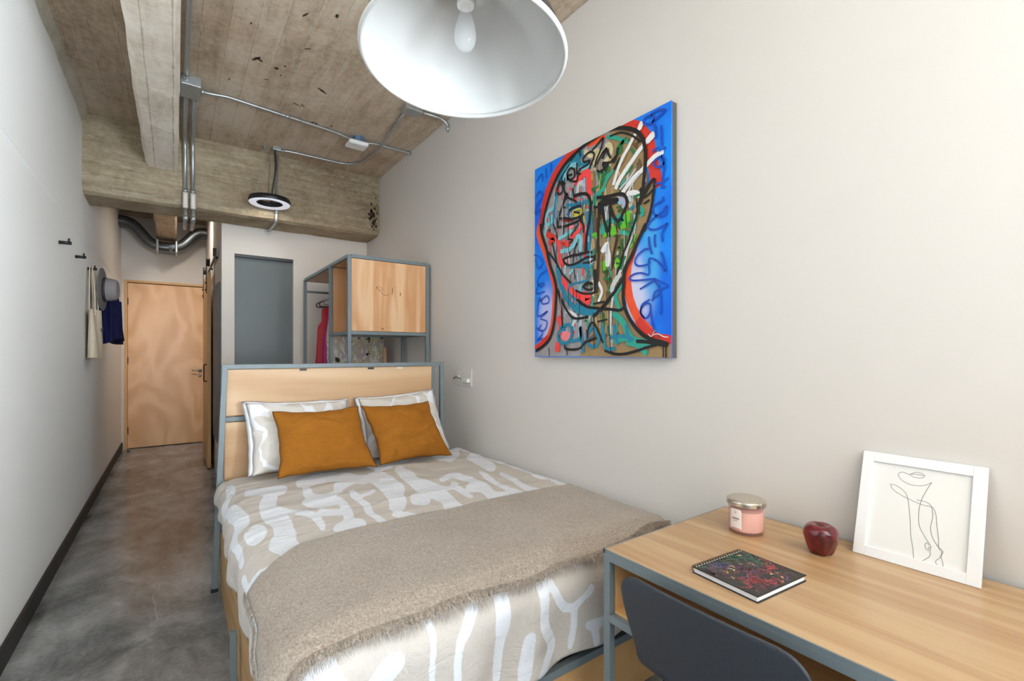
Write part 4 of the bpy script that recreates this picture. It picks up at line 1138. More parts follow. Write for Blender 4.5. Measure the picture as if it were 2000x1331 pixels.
STROKES = "red,62,122 945 189 1025 283 1080 410 1108 528 1107 623 1111 694 1099 767 1048 816 980 836 903 853 833 864 774;red,50,52 758 71 826 94 892 122 956;orange,44,42 759 38 717 71 650 118 558 154 470 181 391 182 332 172 228 154 159 108 95 23 54;red,30,118 113 71 84 13 54;orange,48,779 603 743 534 719 475 700 420 700 351 712 282 743 211 779 166 825 121;red,44,767 166 819 117 870 90 939 77;grey,0,85 732 108 847 154 936 198 993 267 1052 380 1091 485 1113 590 1112 603 942 499 808 499 644;tan,0,499 644 499 808 576 951 590 1112 662 1096 737 1058 785 1015 805 961 808 903 802 806 785 731 856 795 853 722 836 656 808 578;grey,0,66 766 76 710 108 619 136 532 172 450 194 378 189 303 172 187 145 112 90 65 4 24 4 4 380 4 485 145 485 673;tan,0,481 674 481 145 376 4 940 1 940 59 842 83 785 113 737 158 694 215 678 285 681 354 694 416 731 483 767 544 808 602;orange,30,446 1096 500 1096 552 1099;teal,40,227 979 245 1024 295 1046 366 1055 395 1065;teal,26,366 1043 395 1001 435 1004;lblue,30,264 963 277 1006 319 1026 361 1020;lblue,22,390 991 424 980 446 985;cream,30,424 1064 468 1033 505 1043 516 1008 489 986;cream,28,532 1015 562 1027 578 1041;pink,30,343 936 366 945 401 951;rose,40,361 922 390 946 424 956 446 945 451 904 454 836;lgrey,22,366 868 372 907 395 916 418 890;lilac,14,412 923 418 882 424 848;dtan,26,479 939 484 894 479 856;green,12,511 933 521 898 532 872 505 857 473 858 489 840;green,10,532 934 552 908 573 932 532 918 547 879 521 856;aqua,18,583 903 562 863 537 828 511 809;yellow,5,534 914 526 878 521 840;yellow,5,473 936 473 905;aqua,20,578 1086 628 1063 666 1038 713 1014;brown,14,708 1023 731 1000 758 969;brown,12,753 985 771 999 758 1019;green,18,694 1035 671 1022 662 988 638 982 647 1012 676 1027;green,14,727 973 745 945;cream,24,568 1044 589 1044 603 1016 594 990 573 974 548 963;green,12,578 949 589 923 568 903 553 873;aqua,16,613 908 598 894 568 869 553 828;dtan,24,694 970 676 939 647 919;green,12,731 892 708 871 694 864;aqua,16,685 842 662 812;dgrey,16,810 839 816 802 801 765;lgrey,12,801 849 806 799;brown,10,771 908 784 865;dgrey,8,758 898 767 860;white,20,784 1072 771 1049 740 1025 708 986 671 948 642 899 618 843;white,24,843 993 810 975 771 950 731 917 690 884 647 842 633 820;white,24,896 899 860 895 827 879 784 854 740 836 694 802 676 786;white,34,846 993 823 980;white,28,784 1068 775 1054;lgrey,12,775 843 736 816 708 780 685 761;lgrey,10,749 872 713 840 657 806;lblue,24,188 910 194 873 181 842 128 825 108 795 115 758 155 762 168 794;teal,16,201 910 188 853 175 801 175 740 194 697;lblue,16,108 733 101 699 115 687;red,12,121 791 121 769;darkred,18,135 723 142 682;red,36,121 699 181 665 142 651;rose,30,201 657 220 623 227 588 227 546 245 504;rose,26,252 634 289 610 319 638 366 661 395 687;red,20,245 627 270 614;darkred,18,245 754 289 740 331 734;teal,16,283 825 343 814 435 806;dteal,24,295 772 319 795 390 798 424 785;yellow,10,325 769 343 781 384 779 395 756 361 748 331 759 366 759 390 769;yellow,8,418 794 412 756 418 706;dtan,22,378 736 412 748;lblue,22,220 657 270 664 319 679;lblue,26,239 582 295 580 343 600 366 637 390 624 390 563;pink,22,295 693 331 701;lilac,14,424 677 432 647;rose,8,429 780 446 771;teal,22,440 745 446 668 451 588 451 540 435 503;lilac,10,446 621 447 597;red,16,418 682 418 594 418 522;pink,18,412 852 435 830;rose,8,390 834 401 815;aqua,26,547 838 516 820 495 806 497 766 505 749;brown,22,495 759 495 697 495 634;tan2,22,511 778 521 729;dbrown,20,521 729 516 614 511 538;teal,14,468 742 473 639 473 584;lime,20,479 622 500 621 505 605;tan2,22,479 598 484 558;teal,26,307 491 366 486 457 466;teal,12,429 457 451 422 446 399 390 394 319 390 307 370;lblue,16,307 449 331 467;lilac,18,457 500 489 502 468 482;lgrey,10,295 568 307 491;rose,16,245 437 270 408 289 372;rose,10,407 464 408 427;tan2,16,500 481 495 439;brown,8,479 465 481 425;lgrey,26,568 740 573 705 578 662;lilac,26,642 763 676 746 680 720;lblue,14,647 750 662 735;teal,16,722 695 740 704;white,26,708 770 749 763 771 746;green,14,740 744 758 746 784 746;aqua,22,775 688 793 663 784 651;lgrey,18,713 755 722 734;olive,10,638 723 666 719 647 702 676 699;aqua,34,613 669 578 662 553 645 548 623;aqua,26,647 680 680 654 638 656;teal,8,608 674 628 666;lime,36,704 677 699 635 671 627;lime,40,613 624 618 605;lime,24,558 602 578 613;green,24,642 640 662 643;aqua,22,662 599 708 582;green,14,694 603 717 588 753 609 717 613 713 632 758 636 749 666;lblue,12,740 583 749 606 745 660;olive,14,666 547 685 565 699 548 671 531 647 528 676 508;white,34,573 557 578 526 584 495 578 458;white,30,548 531 558 545;lilac,10,578 552 573 511;lime,28,638 467 647 454 633 442;lime,26,553 469 558 438;olive,10,623 481 647 488 666 462 647 447;lgrey,20,740 583 717 544 699 504 690 470 671 429 647 399 618 362 598 327;lime,10,753 569 736 534 722 515;green,14,690 477 671 443 666 422;aqua,10,589 437 603 405 578 393;olive,16,553 423 578 427 568 406;brown,18,563 391 578 367;green,10,553 393 589 381 578 367;teal,30,207 498 233 408 275 329 340 267 410 235 499 226;teal,26,364 276 441 238 528 232;rose,34,258 416 292 378 332 346 387 318 426 298;rose,46,410 321 448 307 441 286;teal,14,308 393 300 349 364 298;white,18,521 373 542 329 521 284;lgrey,16,662 396 617 341 610 271 600 211 597 120;aqua,26,669 350 630 299 656 227;aqua,34,623 210 675 171 712 111 749 81 831 65;aqua,30,706 72 767 57 808 23;aqua,22,688 136 700 92 623 79;lgrey,24,283 249 356 216 332 173;white,8,316 247 380 204 441 200;pink,50,258 120 308 107;rose,32,216 214 233 178 224 133;rose,40,211 70 207 41;dgrey,14,410 72 485 108 569 111;teal,20,233 161 292 175 324 152 316 102 275 74 224 87 216 133 267 154;teal,20,324 85 387 100 387 160 403 78 410 29;teal,20,470 151 441 114 448 66 499 55 521 96 492 145;teal,20,549 152 556 90 569 44 623 43;teal,20,623 154 630 109 643 68;teal,20,700 151 706 106 719 77;teal,18,597 99 675 102 737 86;black,24,76 741 90 798 113 858 154 936 198 993 267 1049 380 1091 485 1110 597 1114 675 1091 743 1054 785 1011 803 961 808 899 799 807 792 757 776 709;black,12,597 1081 662 1074 725 1038 779 989;black,10,189 902 224 973 308 1038;black,18,767 702 790 739 825 776 856 792 850 727 836 656 816 605 802 580;black,12,779 713 814 751 833 774;black,24,808 602 767 539 731 478 691 416 681 354 681 265 706 199 749 143 796 103 842 83 886 71 923 61;black,24,61 767 71 711 113 619 140 531 181 443 198 377 194 296 181 198 149 112 90 65 23 36;black,14,108 619 189 535 250 457 316 398;black,12,163 645 189 564 207 503;black,18,207 376 241 315 283 255 332 212 380 204 441 206;black,14,216 364 241 269 250 166;black,18,364 304 426 266 499 249 590 237 656 227 688 245 681 284;black,24,485 208 549 251 597 293 636 329 675 374;black,12,485 272 556 276;black,14,441 98 448 146 470 177 499 160 528 112 549 75;black,10,514 180 576 187;black,16,267 63 283 43 380 45 426 77 499 97;black,16,563 34 623 18 688 18 761 33 831 51 875 60;black,22,761 76 808 73 864 65 918 55;black,7,136 53 138 5;black,7,283 52 287 12;black,8,902 55 903 5;black,8,917 55 917 3;black,6,590 232 593 110 603 18;black,6,485 229 489 44;black,6,360 348 360 315;black,22,343 859 395 855 435 842 457 816 465 770 457 705 440 646 432 592 429 552;black,14,270 899 295 863 343 834 361 821;black,18,277 889 258 844 233 799 214 766 211 719;black,18,211 721 277 713 343 715 395 720 390 729;black,16,207 767 270 757 319 741 390 737 412 744;black,12,301 791 343 797 390 794 407 773 401 742;black,12,343 773 378 760;black,12,331 899 343 846;black,12,283 863 289 886 245 818;black,14,395 720 412 684 412 651;black,10,401 718 366 694 319 650;black,8,264 716 258 671;black,10,175 744 201 687 207 660;black,8,245 834 277 810;black,12,295 638 331 627 307 615;black,10,355 590 366 604 343 563 334 507;black,16,258 536 319 543 378 541 446 541 473 535;black,16,258 536 270 513 307 495 366 498 435 515 489 510;black,12,495 517 489 495 457 488 412 491;black,8,343 469 349 415;black,6,313 440 316 398;black,26,495 439 495 392 497 345;black,16,418 375 441 383 478 373 485 356 463 345 426 355 410 370;black,14,356 354 410 332 470 326 499 333;black,20,548 795 598 789 647 785 680 774 699 747 699 718 680 690 652 653 623 678 608 712 596 741;black,20,548 780 598 770 642 761 633 750 578 757 548 759;black,20,511 805 578 789;black,18,521 772 547 776 578 776;black,16,532 761 578 751;black,20,521 768 521 729;black,20,548 749 558 682 573 633 589 596;black,20,594 738 596 673 594 629 586 600;black,8,586 592 588 566;black,6,652 649 654 616;black,6,640 648 640 604;black,6,694 691 699 620;black,24,784 770 788 738 780 712 764 702;black,12,801 727 823 732 843 747;black,14,803 699 827 707;black,8,758 732 758 693;black,6,775 702 775 657;black,14,764 702 758 654 727 582 708 539 676 487 662 441 638 400;dbrown,16,642 585 633 546 618 496 613 460 603 431;dbrown,16,516 699 516 630 521 551 516 459 511 383 508 332;black,8,532 757 521 629;black,14,489 764 532 742 562 673 582 601;black,14,207 929 227 962 245 952 252 912 227 898 211 915;black,14,220 964 270 941 245 969;black,14,295 958 289 994 313 1015 343 997 343 960 307 955 289 981 325 978;black,14,307 951 361 931 372 960 390 962;black,14,366 1027 366 970 390 987 446 993 457 1009 418 1014 412 1036 457 1052 489 1033 479 1001 457 969;black,14,479 1056 521 1076 552 1088 532 1034 505 996 495 965;black,14,511 975 521 991 562 1027 582 1001;black,12,511 940 532 930 578 942;black,12,319 1055 378 1088 390 1055;black,12,547 963 582 948;black,12,270 974 264 917 283 858;black,16,548 990 568 1029 578 1017 598 977;black,14,548 967 598 954 638 974;black,14,647 1004 638 971 618 944;black,14,657 953 642 932 623 912;black,14,548 959 568 922;blue2,16,843 1083 810 1086 797 1070 814 1053 843 1048 856 1064 843 1086 876 1090 912 1078 908 1070 876 1059 848 1050 860 1025 864 996 864 972;blue2,16,892 1015 894 968 896 926;blue2,14,848 916 856 924 880 925;blue2,14,884 910 916 913;blue2,16,884 883 860 875 856 859 876 839 904 843 908 865 892 884 908 835 900 784 896 745;blue2,14,864 768 896 768 928 776;blue2,14,892 763 908 741;blue2,14,904 700 896 685 860 677 848 656 864 629 908 618 920 635 920 659 900 640 868 628 827 603 823 583 860 568 908 578 924 581 904 555 896 537 900 509;blue2,16,827 541 831 502 843 465;blue2,16,860 544 858 517 862 493;blue2,14,835 487 801 490 762 468 749 442 767 422 810 419 831 426;blue2,14,892 463 904 428 916 376 892 406 868 430 831 446 827 420 827 375 784 387 740 386 717 371 740 358 806 353 864 349 827 333 780 314;blue2,13,858 351 923 311 864 295 847 255;blue2,13,880 320 891 264 891 192;blue2,12,858 346 886 292 847 259;blue2,13,831 261 790 241 785 199 808 178 831 196 836 237 808 244 779 213 802 183;blue2,13,836 237 842 176 853 129;blue2,12,23 1027 71 1061 80 1016;blue2,12,108 1079 113 1024;blue2,12,154 1094 154 1047;blue2,12,13 938 52 964 80 926 23 887 13 840 61 859 52 782;blue2,12,4 602 52 581 80 540 42 516 23 549 13 575;blue2,12,108 494 52 472 33 432 71 403 90 425 42 419 23 372 99 376;blue2,12,52 321 118 350 136 313 80 306 52 345 33 273 42 236 127 261 61 223 118 202 99 155 42 157 71 186;blue2,12,23 170 80 138 33 97 80 108;white,4,825 107 842 97 864 129 847 102 870 106 880 83 875 106 907 93 928 91"
rnd = random.Random(5)
started = False
for ch_ in STROKES.split(';'):
    col, w, p = ch_.split(','); q = [float(x)/1000 for x in p.split()]; pts = [(q[i], q[i+1]) for i in range(0, len(q), 2)]
    mi = names.index(col)+1
    if int(w) == 0: fillpoly(pts, mi)
    else:
        if not started and col not in ('red', 'orange'):
            started = True
            # loose under-painting: short vertical drips and dabs inside the head
            for i in range(420):
                a = rnd.uniform(0.05, 0.86); b_ = rnd.uniform(0.12, 1.05)
                if not in_head(a, b_): continue
                cc = rnd.choice(['lgrey', 'grey', 'lilac', 'lblue', 'dgrey', 'rose', 'teal'] if a < 0.42 else ['tan2', 'dtan', 'brown', 'olive', 'aqua', 'cream', 'lgrey', 'green'])
                L = rnd.uniform(0.02, 0.09)
                ribbon([(a, b_), (a+rnd.gauss(0, 0.006), b_-L)], rnd.uniform(0.003, 0.016), names.index(cc)+1)
        ribbon(pts, int(w)/1000*{'blue2': 0.62, 'black': 0.80}.get(col, 0.95), mi)
for i in range(46):   # thin drips over the face
    a = rnd.uniform(0.12, 0.8); b_ = rnd.uniform(0.25, 0.85)
    if in_head(a, b_): ribbon([(a, b_), (a+rnd.gauss(0, 0.002), b_-rnd.uniform(0.03, 0.14))], 0.0028, names.index(rnd.choice(['black', 'black', 'white', 'lgrey', 'dbrown']))+1)
cvs.build('canvas', mats, pt, fixn=False)

# ---------------------------------------------------------------- double switch plate by the headboard
sw = thing('wall_switch', 'white double socket plate with a glossy cover on the wall beside the headboard', 'socket', (XR, 3.07, 1.06))
wp = plain('off white plastic', lin(222,216,208), 0.3)
B().box(XR-0.006, XR-0.0005, 3.105, 3.185, 1.055, 1.165).build('plate', wp, sw, bevel=0.002)
B().box(XR-0.008, XR-0.0005, 2.955, 3.085, 1.052, 1.182).build('plate', wp, sw, bevel=0.002)
B().box(XR-0.034, XR-0.008, 2.975, 3.06, 1.082, 1.112).build('plug', M['white_plastic'], sw, bevel=0.004)
B().box(XR-0.014, XR-0.006, 3.13, 3.16, 1.09, 1.13).build('socket_insert', M['white_plastic'], sw, bevel=0.002)
cb = B(); cb.sm = True; cb.tube(smooth_path([(XR-0.02, 3.06, 1.10), (XR-0.03, 3.10, 1.11), (XR-0.022, 3.17, 1.118), (XR-0.012, 3.22, 1.10)], 5), 0.004, 8)
cb.build('cable', plain('grey cable', lin(130,120,112), 0.5), sw)

# ---------------------------------------------------------------- big dome pendant
PC = Vector((0.594, 1.028, 2.038)); R0 = 0.25
Mt = Matrix.Rotation(0.046, 4, 'X').inverted() @ Matrix.Rotation(0.040, 4, 'Y')
pend = thing('pendant_lamp', 'large industrial dome pendant, black outside and glossy white inside, hanging near the camera', 'lamp', (PC.x, PC.y, ZC))
outer = [(R0+0.004, 0.0), (R0+0.004, 0.012), (R0-0.006, 0.035), (R0-0.022, 0.07), (R0-0.05, 0.11), (R0-0.09, 0.150), (R0-0.135, 0.182), (R0-0.175, 0.205), (0.060, 0.222), (0.052, 0.235)]
inner = [(r_-0.004, z-0.003) for r_, z in outer[1:]]
en = N('white enamel', 0.2, 0, lin(192,190,186)); en.b.inputs['Coat Weight'].default_value = 0.35; en.b.inputs['Coat Roughness'].default_value = 0.06
def sm_prof(pr): return [(p.x, p.z) for p in smooth_path([(a, 0, b_) for a, b_ in pr], 4)]
B().lathe(sm_prof(outer), 96, PC, Mt).build('outer_shade', M['black'], pend, smooth=True, fixn=False)
B().lathe(sm_prof([(R0+0.001, 0.002)]+inner)+[(0, 0.228)], 96, PC, Mt).build('inner_shade', en.m, pend, smooth=True, fixn=False)
rim = B(); rim.sm = True
rim.tube([PC+Mt @ Vector(((R0+0.0015)*math.cos(a), (R0+0.0015)*math.sin(a), 0.002)) for a in [2*PI*i/96 for i in range(96)]], 0.0065, 10, closed=True)
rim.build('rolled_rim', en.m, pend)
sk = B(); sk.lathe([(0.0, 0.235), (0.05, 0.235), (0.05, 0.30), (0.035, 0.325), (0.012, 0.335), (0, 0.335)], 32, PC, Mt); sk.build('lamp_cap', M['black'], pend, bevel=0.002)
so2 = B(); so2.lathe([(0, 0.228), (0.022, 0.228), (0.022, 0.145), (0.0, 0.142)], 28, PC, Mt); so2.build('bulb_socket', M['white_plastic'], pend)
gl = N('clear bulb glass', 0.0, 0, (1,1,1,1)); gl.b.inputs['Alpha'].default_value = 0.16; gl.b.inputs['Roughness'].default_value = 0.03
bp = sm_prof([(0.0135, 0.142), (0.0145, 0.125), (0.023, 0.095), (0.028, 0.068), (0.025, 0.045), (0.014, 0.030), (0.0, 0.026)])
bo = B().lathe(bp, 32, PC, Mt).build('bulb', gl.m, pend, smooth=True)
cdp = B(); cdp.sm = True
top = PC+Mt @ Vector((0, 0, 0.335)); cdp.tube([top, Vector((top.x, top.y, ZC-0.02))], 0.005, 10)
cdp.build('cord', M['black'], pend)
B().lathe([(0, 0), (0.06, 0), (0.06, -0.018), (0.05, -0.025), (0, -0.025)], 32, (top.x, top.y, ZC)).build('canopy', M['black'], pend)

# ---------------------------------------------------------------- ring lamp
RC = Vector((0.69, 4.665, 2.625)); rr = 0.168
rl = thing('ring_lamp', 'black ring shaped pendant lamp with a white underside hanging before the cross beam', 'lamp', (0.74, 4.70, ZC))
pf = [(rr-0.001, 0.012), (rr+0.003, 0.03), (rr-0.004, 0.056), (rr-0.02, 0.062), (rr-0.05, 0.062), (rr-0.062, 0.056), (rr-0.064, 0.012)]
B().lathe(pf, 64, RC).build('ring_body', M['black'], rl, bevel=0.001)
k = N('led diffuser', 0.4, 0, lin(214,214,226)); k.b.inputs['Emission Color'].default_value = (0.9, 0.92, 1, 1); k.b.inputs['Emission Strength'].default_value = 0.25
B().lathe([(rr-0.002, 0.012), (rr-0.010, 0.002), (rr-0.05, 0.010), (rr-0.063, 0.013)], 64, RC).build('diffuser', k.m, rl, smooth=True, fixn=False)
wr_ = B()
CN = Vector((0.66, 4.71, ZC))
for a in (20, 140, 260):
    p = RC+Vector(((rr-0.03)*math.cos(math.radians(a)), (rr-0.03)*math.sin(math.radians(a)), 0.042)); wr_.tube([CN, p], 0.0011, 6)
wr_.build('suspension_wire', M['galv'], rl)
cb = B(); cb.sm = True
cb.tube(smooth_path([(0.735, 4.69, ZC-0.034), (0.745, 4.70, ZC-0.18), (0.725, 4.74, ZC-0.36), (RC.x+0.035, RC.y+rr-0.035, RC.z+0.05), (RC.x+0.035, RC.y+rr-0.035, RC.z+0.03)], 6), 0.0065, 10)
cb.build('power_cord', M['black'], rl)
B().lathe([(0, 0), (0.018, 0), (0.018, -0.02), (0, -0.022)], 20, CN).build('ceiling_cap', M['galv'], rl)

def lamp_light(name, loc, size, power, col, parent, tilt=0.0):
    d = bpy.data.lights.new(name, 'AREA'); d.shape = 'DISK'; d.size = size; d.energy = power; d.color = col
    o = bpy.data.objects.new(name, d); C.objects.link(o); o.parent = parent; o.location = Vector(loc)-Vector(parent.location); o.rotation_euler = (tilt, 0, 0)
    return o
lamp_light('ring_light', (RC.x, RC.y, RC.z-0.004), 0.33, 1.8, (1, 0.97, 0.93), rl)
# fill lamp added out of view behind the cross beam to brighten the corridor
cl2 = thing('added_corridor_lamp', 'round white fill lamp added unseen behind the cross beam to brighten the corridor', 'lamp', (0.2, 6.6, ZC))
B().lathe([(0, 0), (0.11, 0), (0.11, -0.03), (0.10, -0.04), (0, -0.04)], 40, (0.2, 6.6, ZC)).build('lamp_housing', M['white_plastic'], cl2)
k = N('opal diffuser', 0.4, 0, lin(240,238,232)); k.b.inputs['Emission Color'].default_value = (1, 0.95, 0.88, 1); k.b.inputs['Emission Strength'].default_value = 3
B().lathe([(0.095, -0.0405), (0.06, -0.052), (0, -0.055)], 40, (0.2, 6.6, ZC)).build('diffuser', k.m, cl2, smooth=True)
lamp_light('corridor_fill', (0.2, 6.6, ZC-0.06), 0.2, 6.5, (1, 0.95, 0.88), cl2, math.radians(32)).data.spread = math.radians(110)

# ---------------------------------------------------------------- conduits and boxes on the ceiling
def conduit(pts, r, label, fil=0.06, couplers=(), group='galvanised conduits', strap=()):
    b = B(); b.sm = True; b.tube(fillet(pts, fil, 6), r, 14)
    o = b.build('conduit', M['galv'])
    tag(o, label, 'conduit', group)
    for c0, c1 in couplers:
        b = B(); b.sm = True; b.tube([c0, c1], r*1.35, 16); b.build('coupling', M['galv'], o)
    for c0, dr in strap:   # pipe strap lying on the slab
        b = B(); p = Vector(c0); q = Vector(dr)
        b.bar(p-q*0.04, p+q*0.04, 0.014, 0.004); b.build('strap', M['galv'], o)
    return o
jb = B().box(0.034, 0.146, 3.80, 4.01, ZC-0.065, ZC-0.001)
jbo = tag(jb.build('junction_box', M['galv'], bevel=0.003), 'large galvanised junction box on the ceiling beside the joist', 'junction box', 'conduit junction boxes')
for x, y in ((.045,3.815),(.135,3.815),(.045,3.995),(.135,3.995)): B().lathe([(0,0),(0.004,0),(0.003,-0.002),(0,-0.002)], 10, (x, y, ZC-0.065)).build('screw', M['galv'], jbo)
conduit([(0.062, YW, ZC-0.022), (0.062, 3.6, ZC-0.022), (0.062, 3.80, ZC-0.03)], 0.013, 'conduit running along the joist from the camera side to the large junction box', couplers=[((0.062, 2.72, ZC-0.022), (0.062, 2.77, ZC-0.022)), ((0.062, 3.76, ZC-0.03), (0.062, 3.80, ZC-0.03))])
for x, lab in ((0.066, 'left'), (0.120, 'right')):
    cdt = conduit([(x, 4.01, ZC-0.035), (x+0.005, 4.82, ZC-0.04), (x+0.008, 4.843, 2.68)], 0.014, '%s one of the twin conduits with cast fittings running down the cross beam' % lab, 0.12,
            couplers=[((x, 4.01, ZC-0.035), (x, 4.05, ZC-0.035)), ((x+0.008, 4.843, 2.69), (x+0.008, 4.843, 2.665))])
    lb = B(); lb.box(x-0.012, x+0.028, 4.815, 4.862, 2.525, 2.665)
    o = lb.build('conduit_fitting', plain('pale cast conduit body '+lab, lin(206,198,192), 0.5, 0.2), cdt, bevel=0.014, segs=4)
    B().box(x-0.004, x+0.020, 4.811, 4.816, 2.55, 2.64).build('cover_plate', plain('fitting cover '+lab, lin(222,212,204), 0.5), o, bevel=0.004)
    s2 = B(); s2.sm = True; s2.tube(fillet([(x+0.008, 4.84, 2.526), (x+0.008, 4.84, 2.425), (x+0.008, 5.0, 2.425), (x+0.008, 5.26, 2.44), (x+0.008, 5.40, 2.7)], 0.03), 0.014, 14)
    s2.tube([(x+0.008, 4.84, 2.47), (x+0.008, 4.84, 2.425)], 0.018, 14)
    s2.build('elbow', M['galv'], cdt)
conduit([(0.146, 3.93, ZC-0.03), (0.22, 3.925, ZC-0.03), (0.30, 3.93, ZC-0.016), (1.10, 4.035, ZC-0.016), (1.20, 4.05, ZC-0.03), (1.235, 4.055, ZC-0.03)], 0.0105, 'bright conduit running across the slab from the large junction box to the white sensor', 0.05,
        couplers=[((0.146, 3.93, ZC-0.03), (0.17, 3.928, ZC-0.03)), ((0.70, 3.983, ZC-0.016), (0.73, 3.987, ZC-0.016)), ((1.21, 4.052, ZC-0.03), (1.235, 4.055, ZC-0.03))])
conduit([(1.345, 4.06, ZC-0.03), (1.42, 4.055, ZC-0.016), (1.73, 4.055, ZC-0.016), (1.768, 4.055, ZC-0.02)], 0.0105, 'short conduit from the white sensor to the right wall', 0.04, couplers=[((1.74, 4.055, ZC-0.016), (1.765, 4.055, ZC-0.018))])
ob = B().lathe([(0, 0), (0.055, 0), (0.055, -0.045), (0, -0.045)], 8, (1.29, 4.06, ZC-0.0005))
tag(ob.build('junction_box', plain('bluish zinc box', lin(110,140,170), 0.4, 0.5, 0.2)), 'octagonal bluish zinc box on the ceiling above the white sensor', 'junction box', 'conduit junction boxes')
sn = B().box(1.19, 1.36, 3.985, 4.125, ZC-0.085, ZC-0.046)
sno = tag(sn.build('ceiling_sensor', M['white_plastic'], bevel=0.022, segs=5), 'white rounded ceiling sensor box mounted under the zinc junction box', 'sensor')
B().lathe([(0, 0), (0.006, 0), (0.005, -0.001), (0, -0.001)], 12, (1.24, 4.03, ZC-0.0855)).build('indicator', plain('grey dot', lin(150,150,152), .5), sno)
ob = B().box(0.715, 0.785, 4.655, 4.725, ZC-0.03, ZC-0.0005)
tag(ob.build('junction_box', M['galv'], bevel=0.003), 'small galvanised junction box on the ceiling above the ring lamp', 'junction box', 'conduit junction boxes')
conduit([(0.785, 4.68, ZC-0.018), (0.86, 4.67, ZC-0.014), (1.36, 4.665, ZC-0.014), (1.47, 4.55, ZC-0.014), (1.475, 4.05, ZC-0.048), (1.46, 3.75, ZC-0.016), (1.43, 3.37, ZC-0.018)], 0.0105, 'curved conduit looping from the ring lamp box to the box near the right wall', 0.12,
        couplers=[((0.785, 4.68, ZC-0.018), (0.81, 4.678, ZC-0.017))])
ob = B().box(1.39, 1.52, 3.27, 3.375, ZC-0.04, ZC-0.0005)
tag(ob.build('junction_box', M['galv'], bevel=0.003), 'galvanised junction box on the ceiling near the right wall, partly behind the dome pendant', 'junction box', 'conduit junction boxes')
conduit([(1.52, 3.31, ZC-0.018), (1.70, 3.31, ZC-0.016), (1.758, 3.31, ZC-0.05), (1.758, 3.31, ZC-0.10)], 0.0105, 'short conduit bending down the right wall from the box near the dome pendant', 0.05, couplers=[((1.52, 3.31, ZC-0.018), (1.545, 3.31, ZC-0.018))])
conduit([(0.775, 4.846, ZC-0.005), (0.775, 4.846, 2.60), (0.775, 4.86, 2.53), (0.762, 5.255, 2.515)], 0.012, 'conduit running down the cross beam behind the ring lamp and under it', 0.04,
        couplers=[((0.775, 4.846, 2.66), (0.775, 4.846, 2.60))])
ec = B(); ec.sm = True; ec.tube([(0.762, 5.225, 2.516), (0.762, 5.279, 2.514)], 0.022, 16)
tag(ec.build('wall_bushing', M['white_plastic']), 'white bushing where the conduit under the beam enters the partition wall', 'fitting')

# ---------------------------------------------------------------- ventilation duct above the far door
duct = thing('air_duct', 'dark galvanised duct curving down around the joist above the far door', 'duct', (-0.1, 7.85, 2.7))
cl_ = [(-0.575, 3.00), (-0.50, 2.995), (-0.42, 2.95), (-0.34, 2.85), (-0.27, 2.765), (-0.19, 2.725), (-0.09, 2.715), (0.00, 2.725), (0.08, 2.76), (0.15, 2.835), (0.22, 2.92), (0.29, 2.965), (0.363, 2.97)]
pth = smooth_path([(x, 7.86, z) for x, z in cl_], 5)
db = B(); n = 18; vs = []
for i, p in enumerate(pth):
    d = (pth[min(i+1, len(pth)-1)]-pth[max(i-1, 0)]).normalized(); u = Vector((-d.z, 0, d.x)); v = Vector((0, 1, 0))
    for k_ in range(n):
        a = 2*PI*k_/n; ca, sa = math.cos(a), math.sin(a)
        e_ = 0.55; x_ = math.copysign(abs(ca)**e_, ca)*0.068; y_ = math.copysign(abs(sa)**e_, sa)*0.15
        vs.append(p+u*x_+v*y_)
db.add(vs, [(i*n+k_, i*n+(k_+1) % n, (i+1)*n+(k_+1) % n, (i+1)*n+k_) for i in range(len(pth)-1) for k_ in range(n)])
db.build('duct_body', M['galv_dark'], duct, smooth=True)
for x0, x1 in ((-0.20, -0.17), (0.005, 0.035)):
    s_ = B().box(x0, x1, 7.70, 8.02, 2.64, 2.802); s_.build('joint_band', M['galv'], duct, bevel=0.01)
B().box(-0.06, -0.02, 7.695, 7.71, 2.62, 2.70).build('damper_handle', M['black'], duct)

# ---------------------------------------------------------------- coat hooks and what hangs on them
hooks = []
hy = [3.98, 4.57, 5.16, 5.75]; hz_ = [1.985, 1.995, 1.995, 1.985]
labs = ['black wall hook nearest the camera, empty', 'black wall hook second from the camera, empty', 'black wall hook holding the tote bag and the grey hat', 'black wall hook nearest the door holding the navy jacket']
def hook_mesh():
    b = B(); b.sm = True; b.tube([(0.0, 0, 0), (0.058, 0, 0)], 0.0105, 16); return b
def pin_mesh():
    b = B(); b.sm = True; b.tube([(0.046, 0, 0.006), (0.046, 0, 0.028)], 0.0055, 12); return b
for i in range(4):
    if i == 0:
        h0 = thing('coat_hook', labs[0], 'hook', (XL, hy[0], hz_[0]), 'black coat hooks on the left wall')
        for nm, fn in (('hook_bar', hook_mesh), ('hook_pin', pin_mesh)):
            o = fn().build(nm, M['black']); o.parent = h0
    else:
        h = h0.copy(); C.objects.link(h); h.location = (XL, hy[i], hz_[i]); h['label'] = labs[i]
        for c_ in h0.children:
            q = c_.copy(); C.objects.link(q); q.parent = h
canvas = linen('cream cotton canvas', lin(214,196,172), lin(232,216,194))
tb = thing('tote_bag', 'cream cotton tote bag with a small blue print hanging flat from a wall hook', 'bag', (-0.53, 5.10, 1.25))
TY0, TY1 = 4.93, 5.30
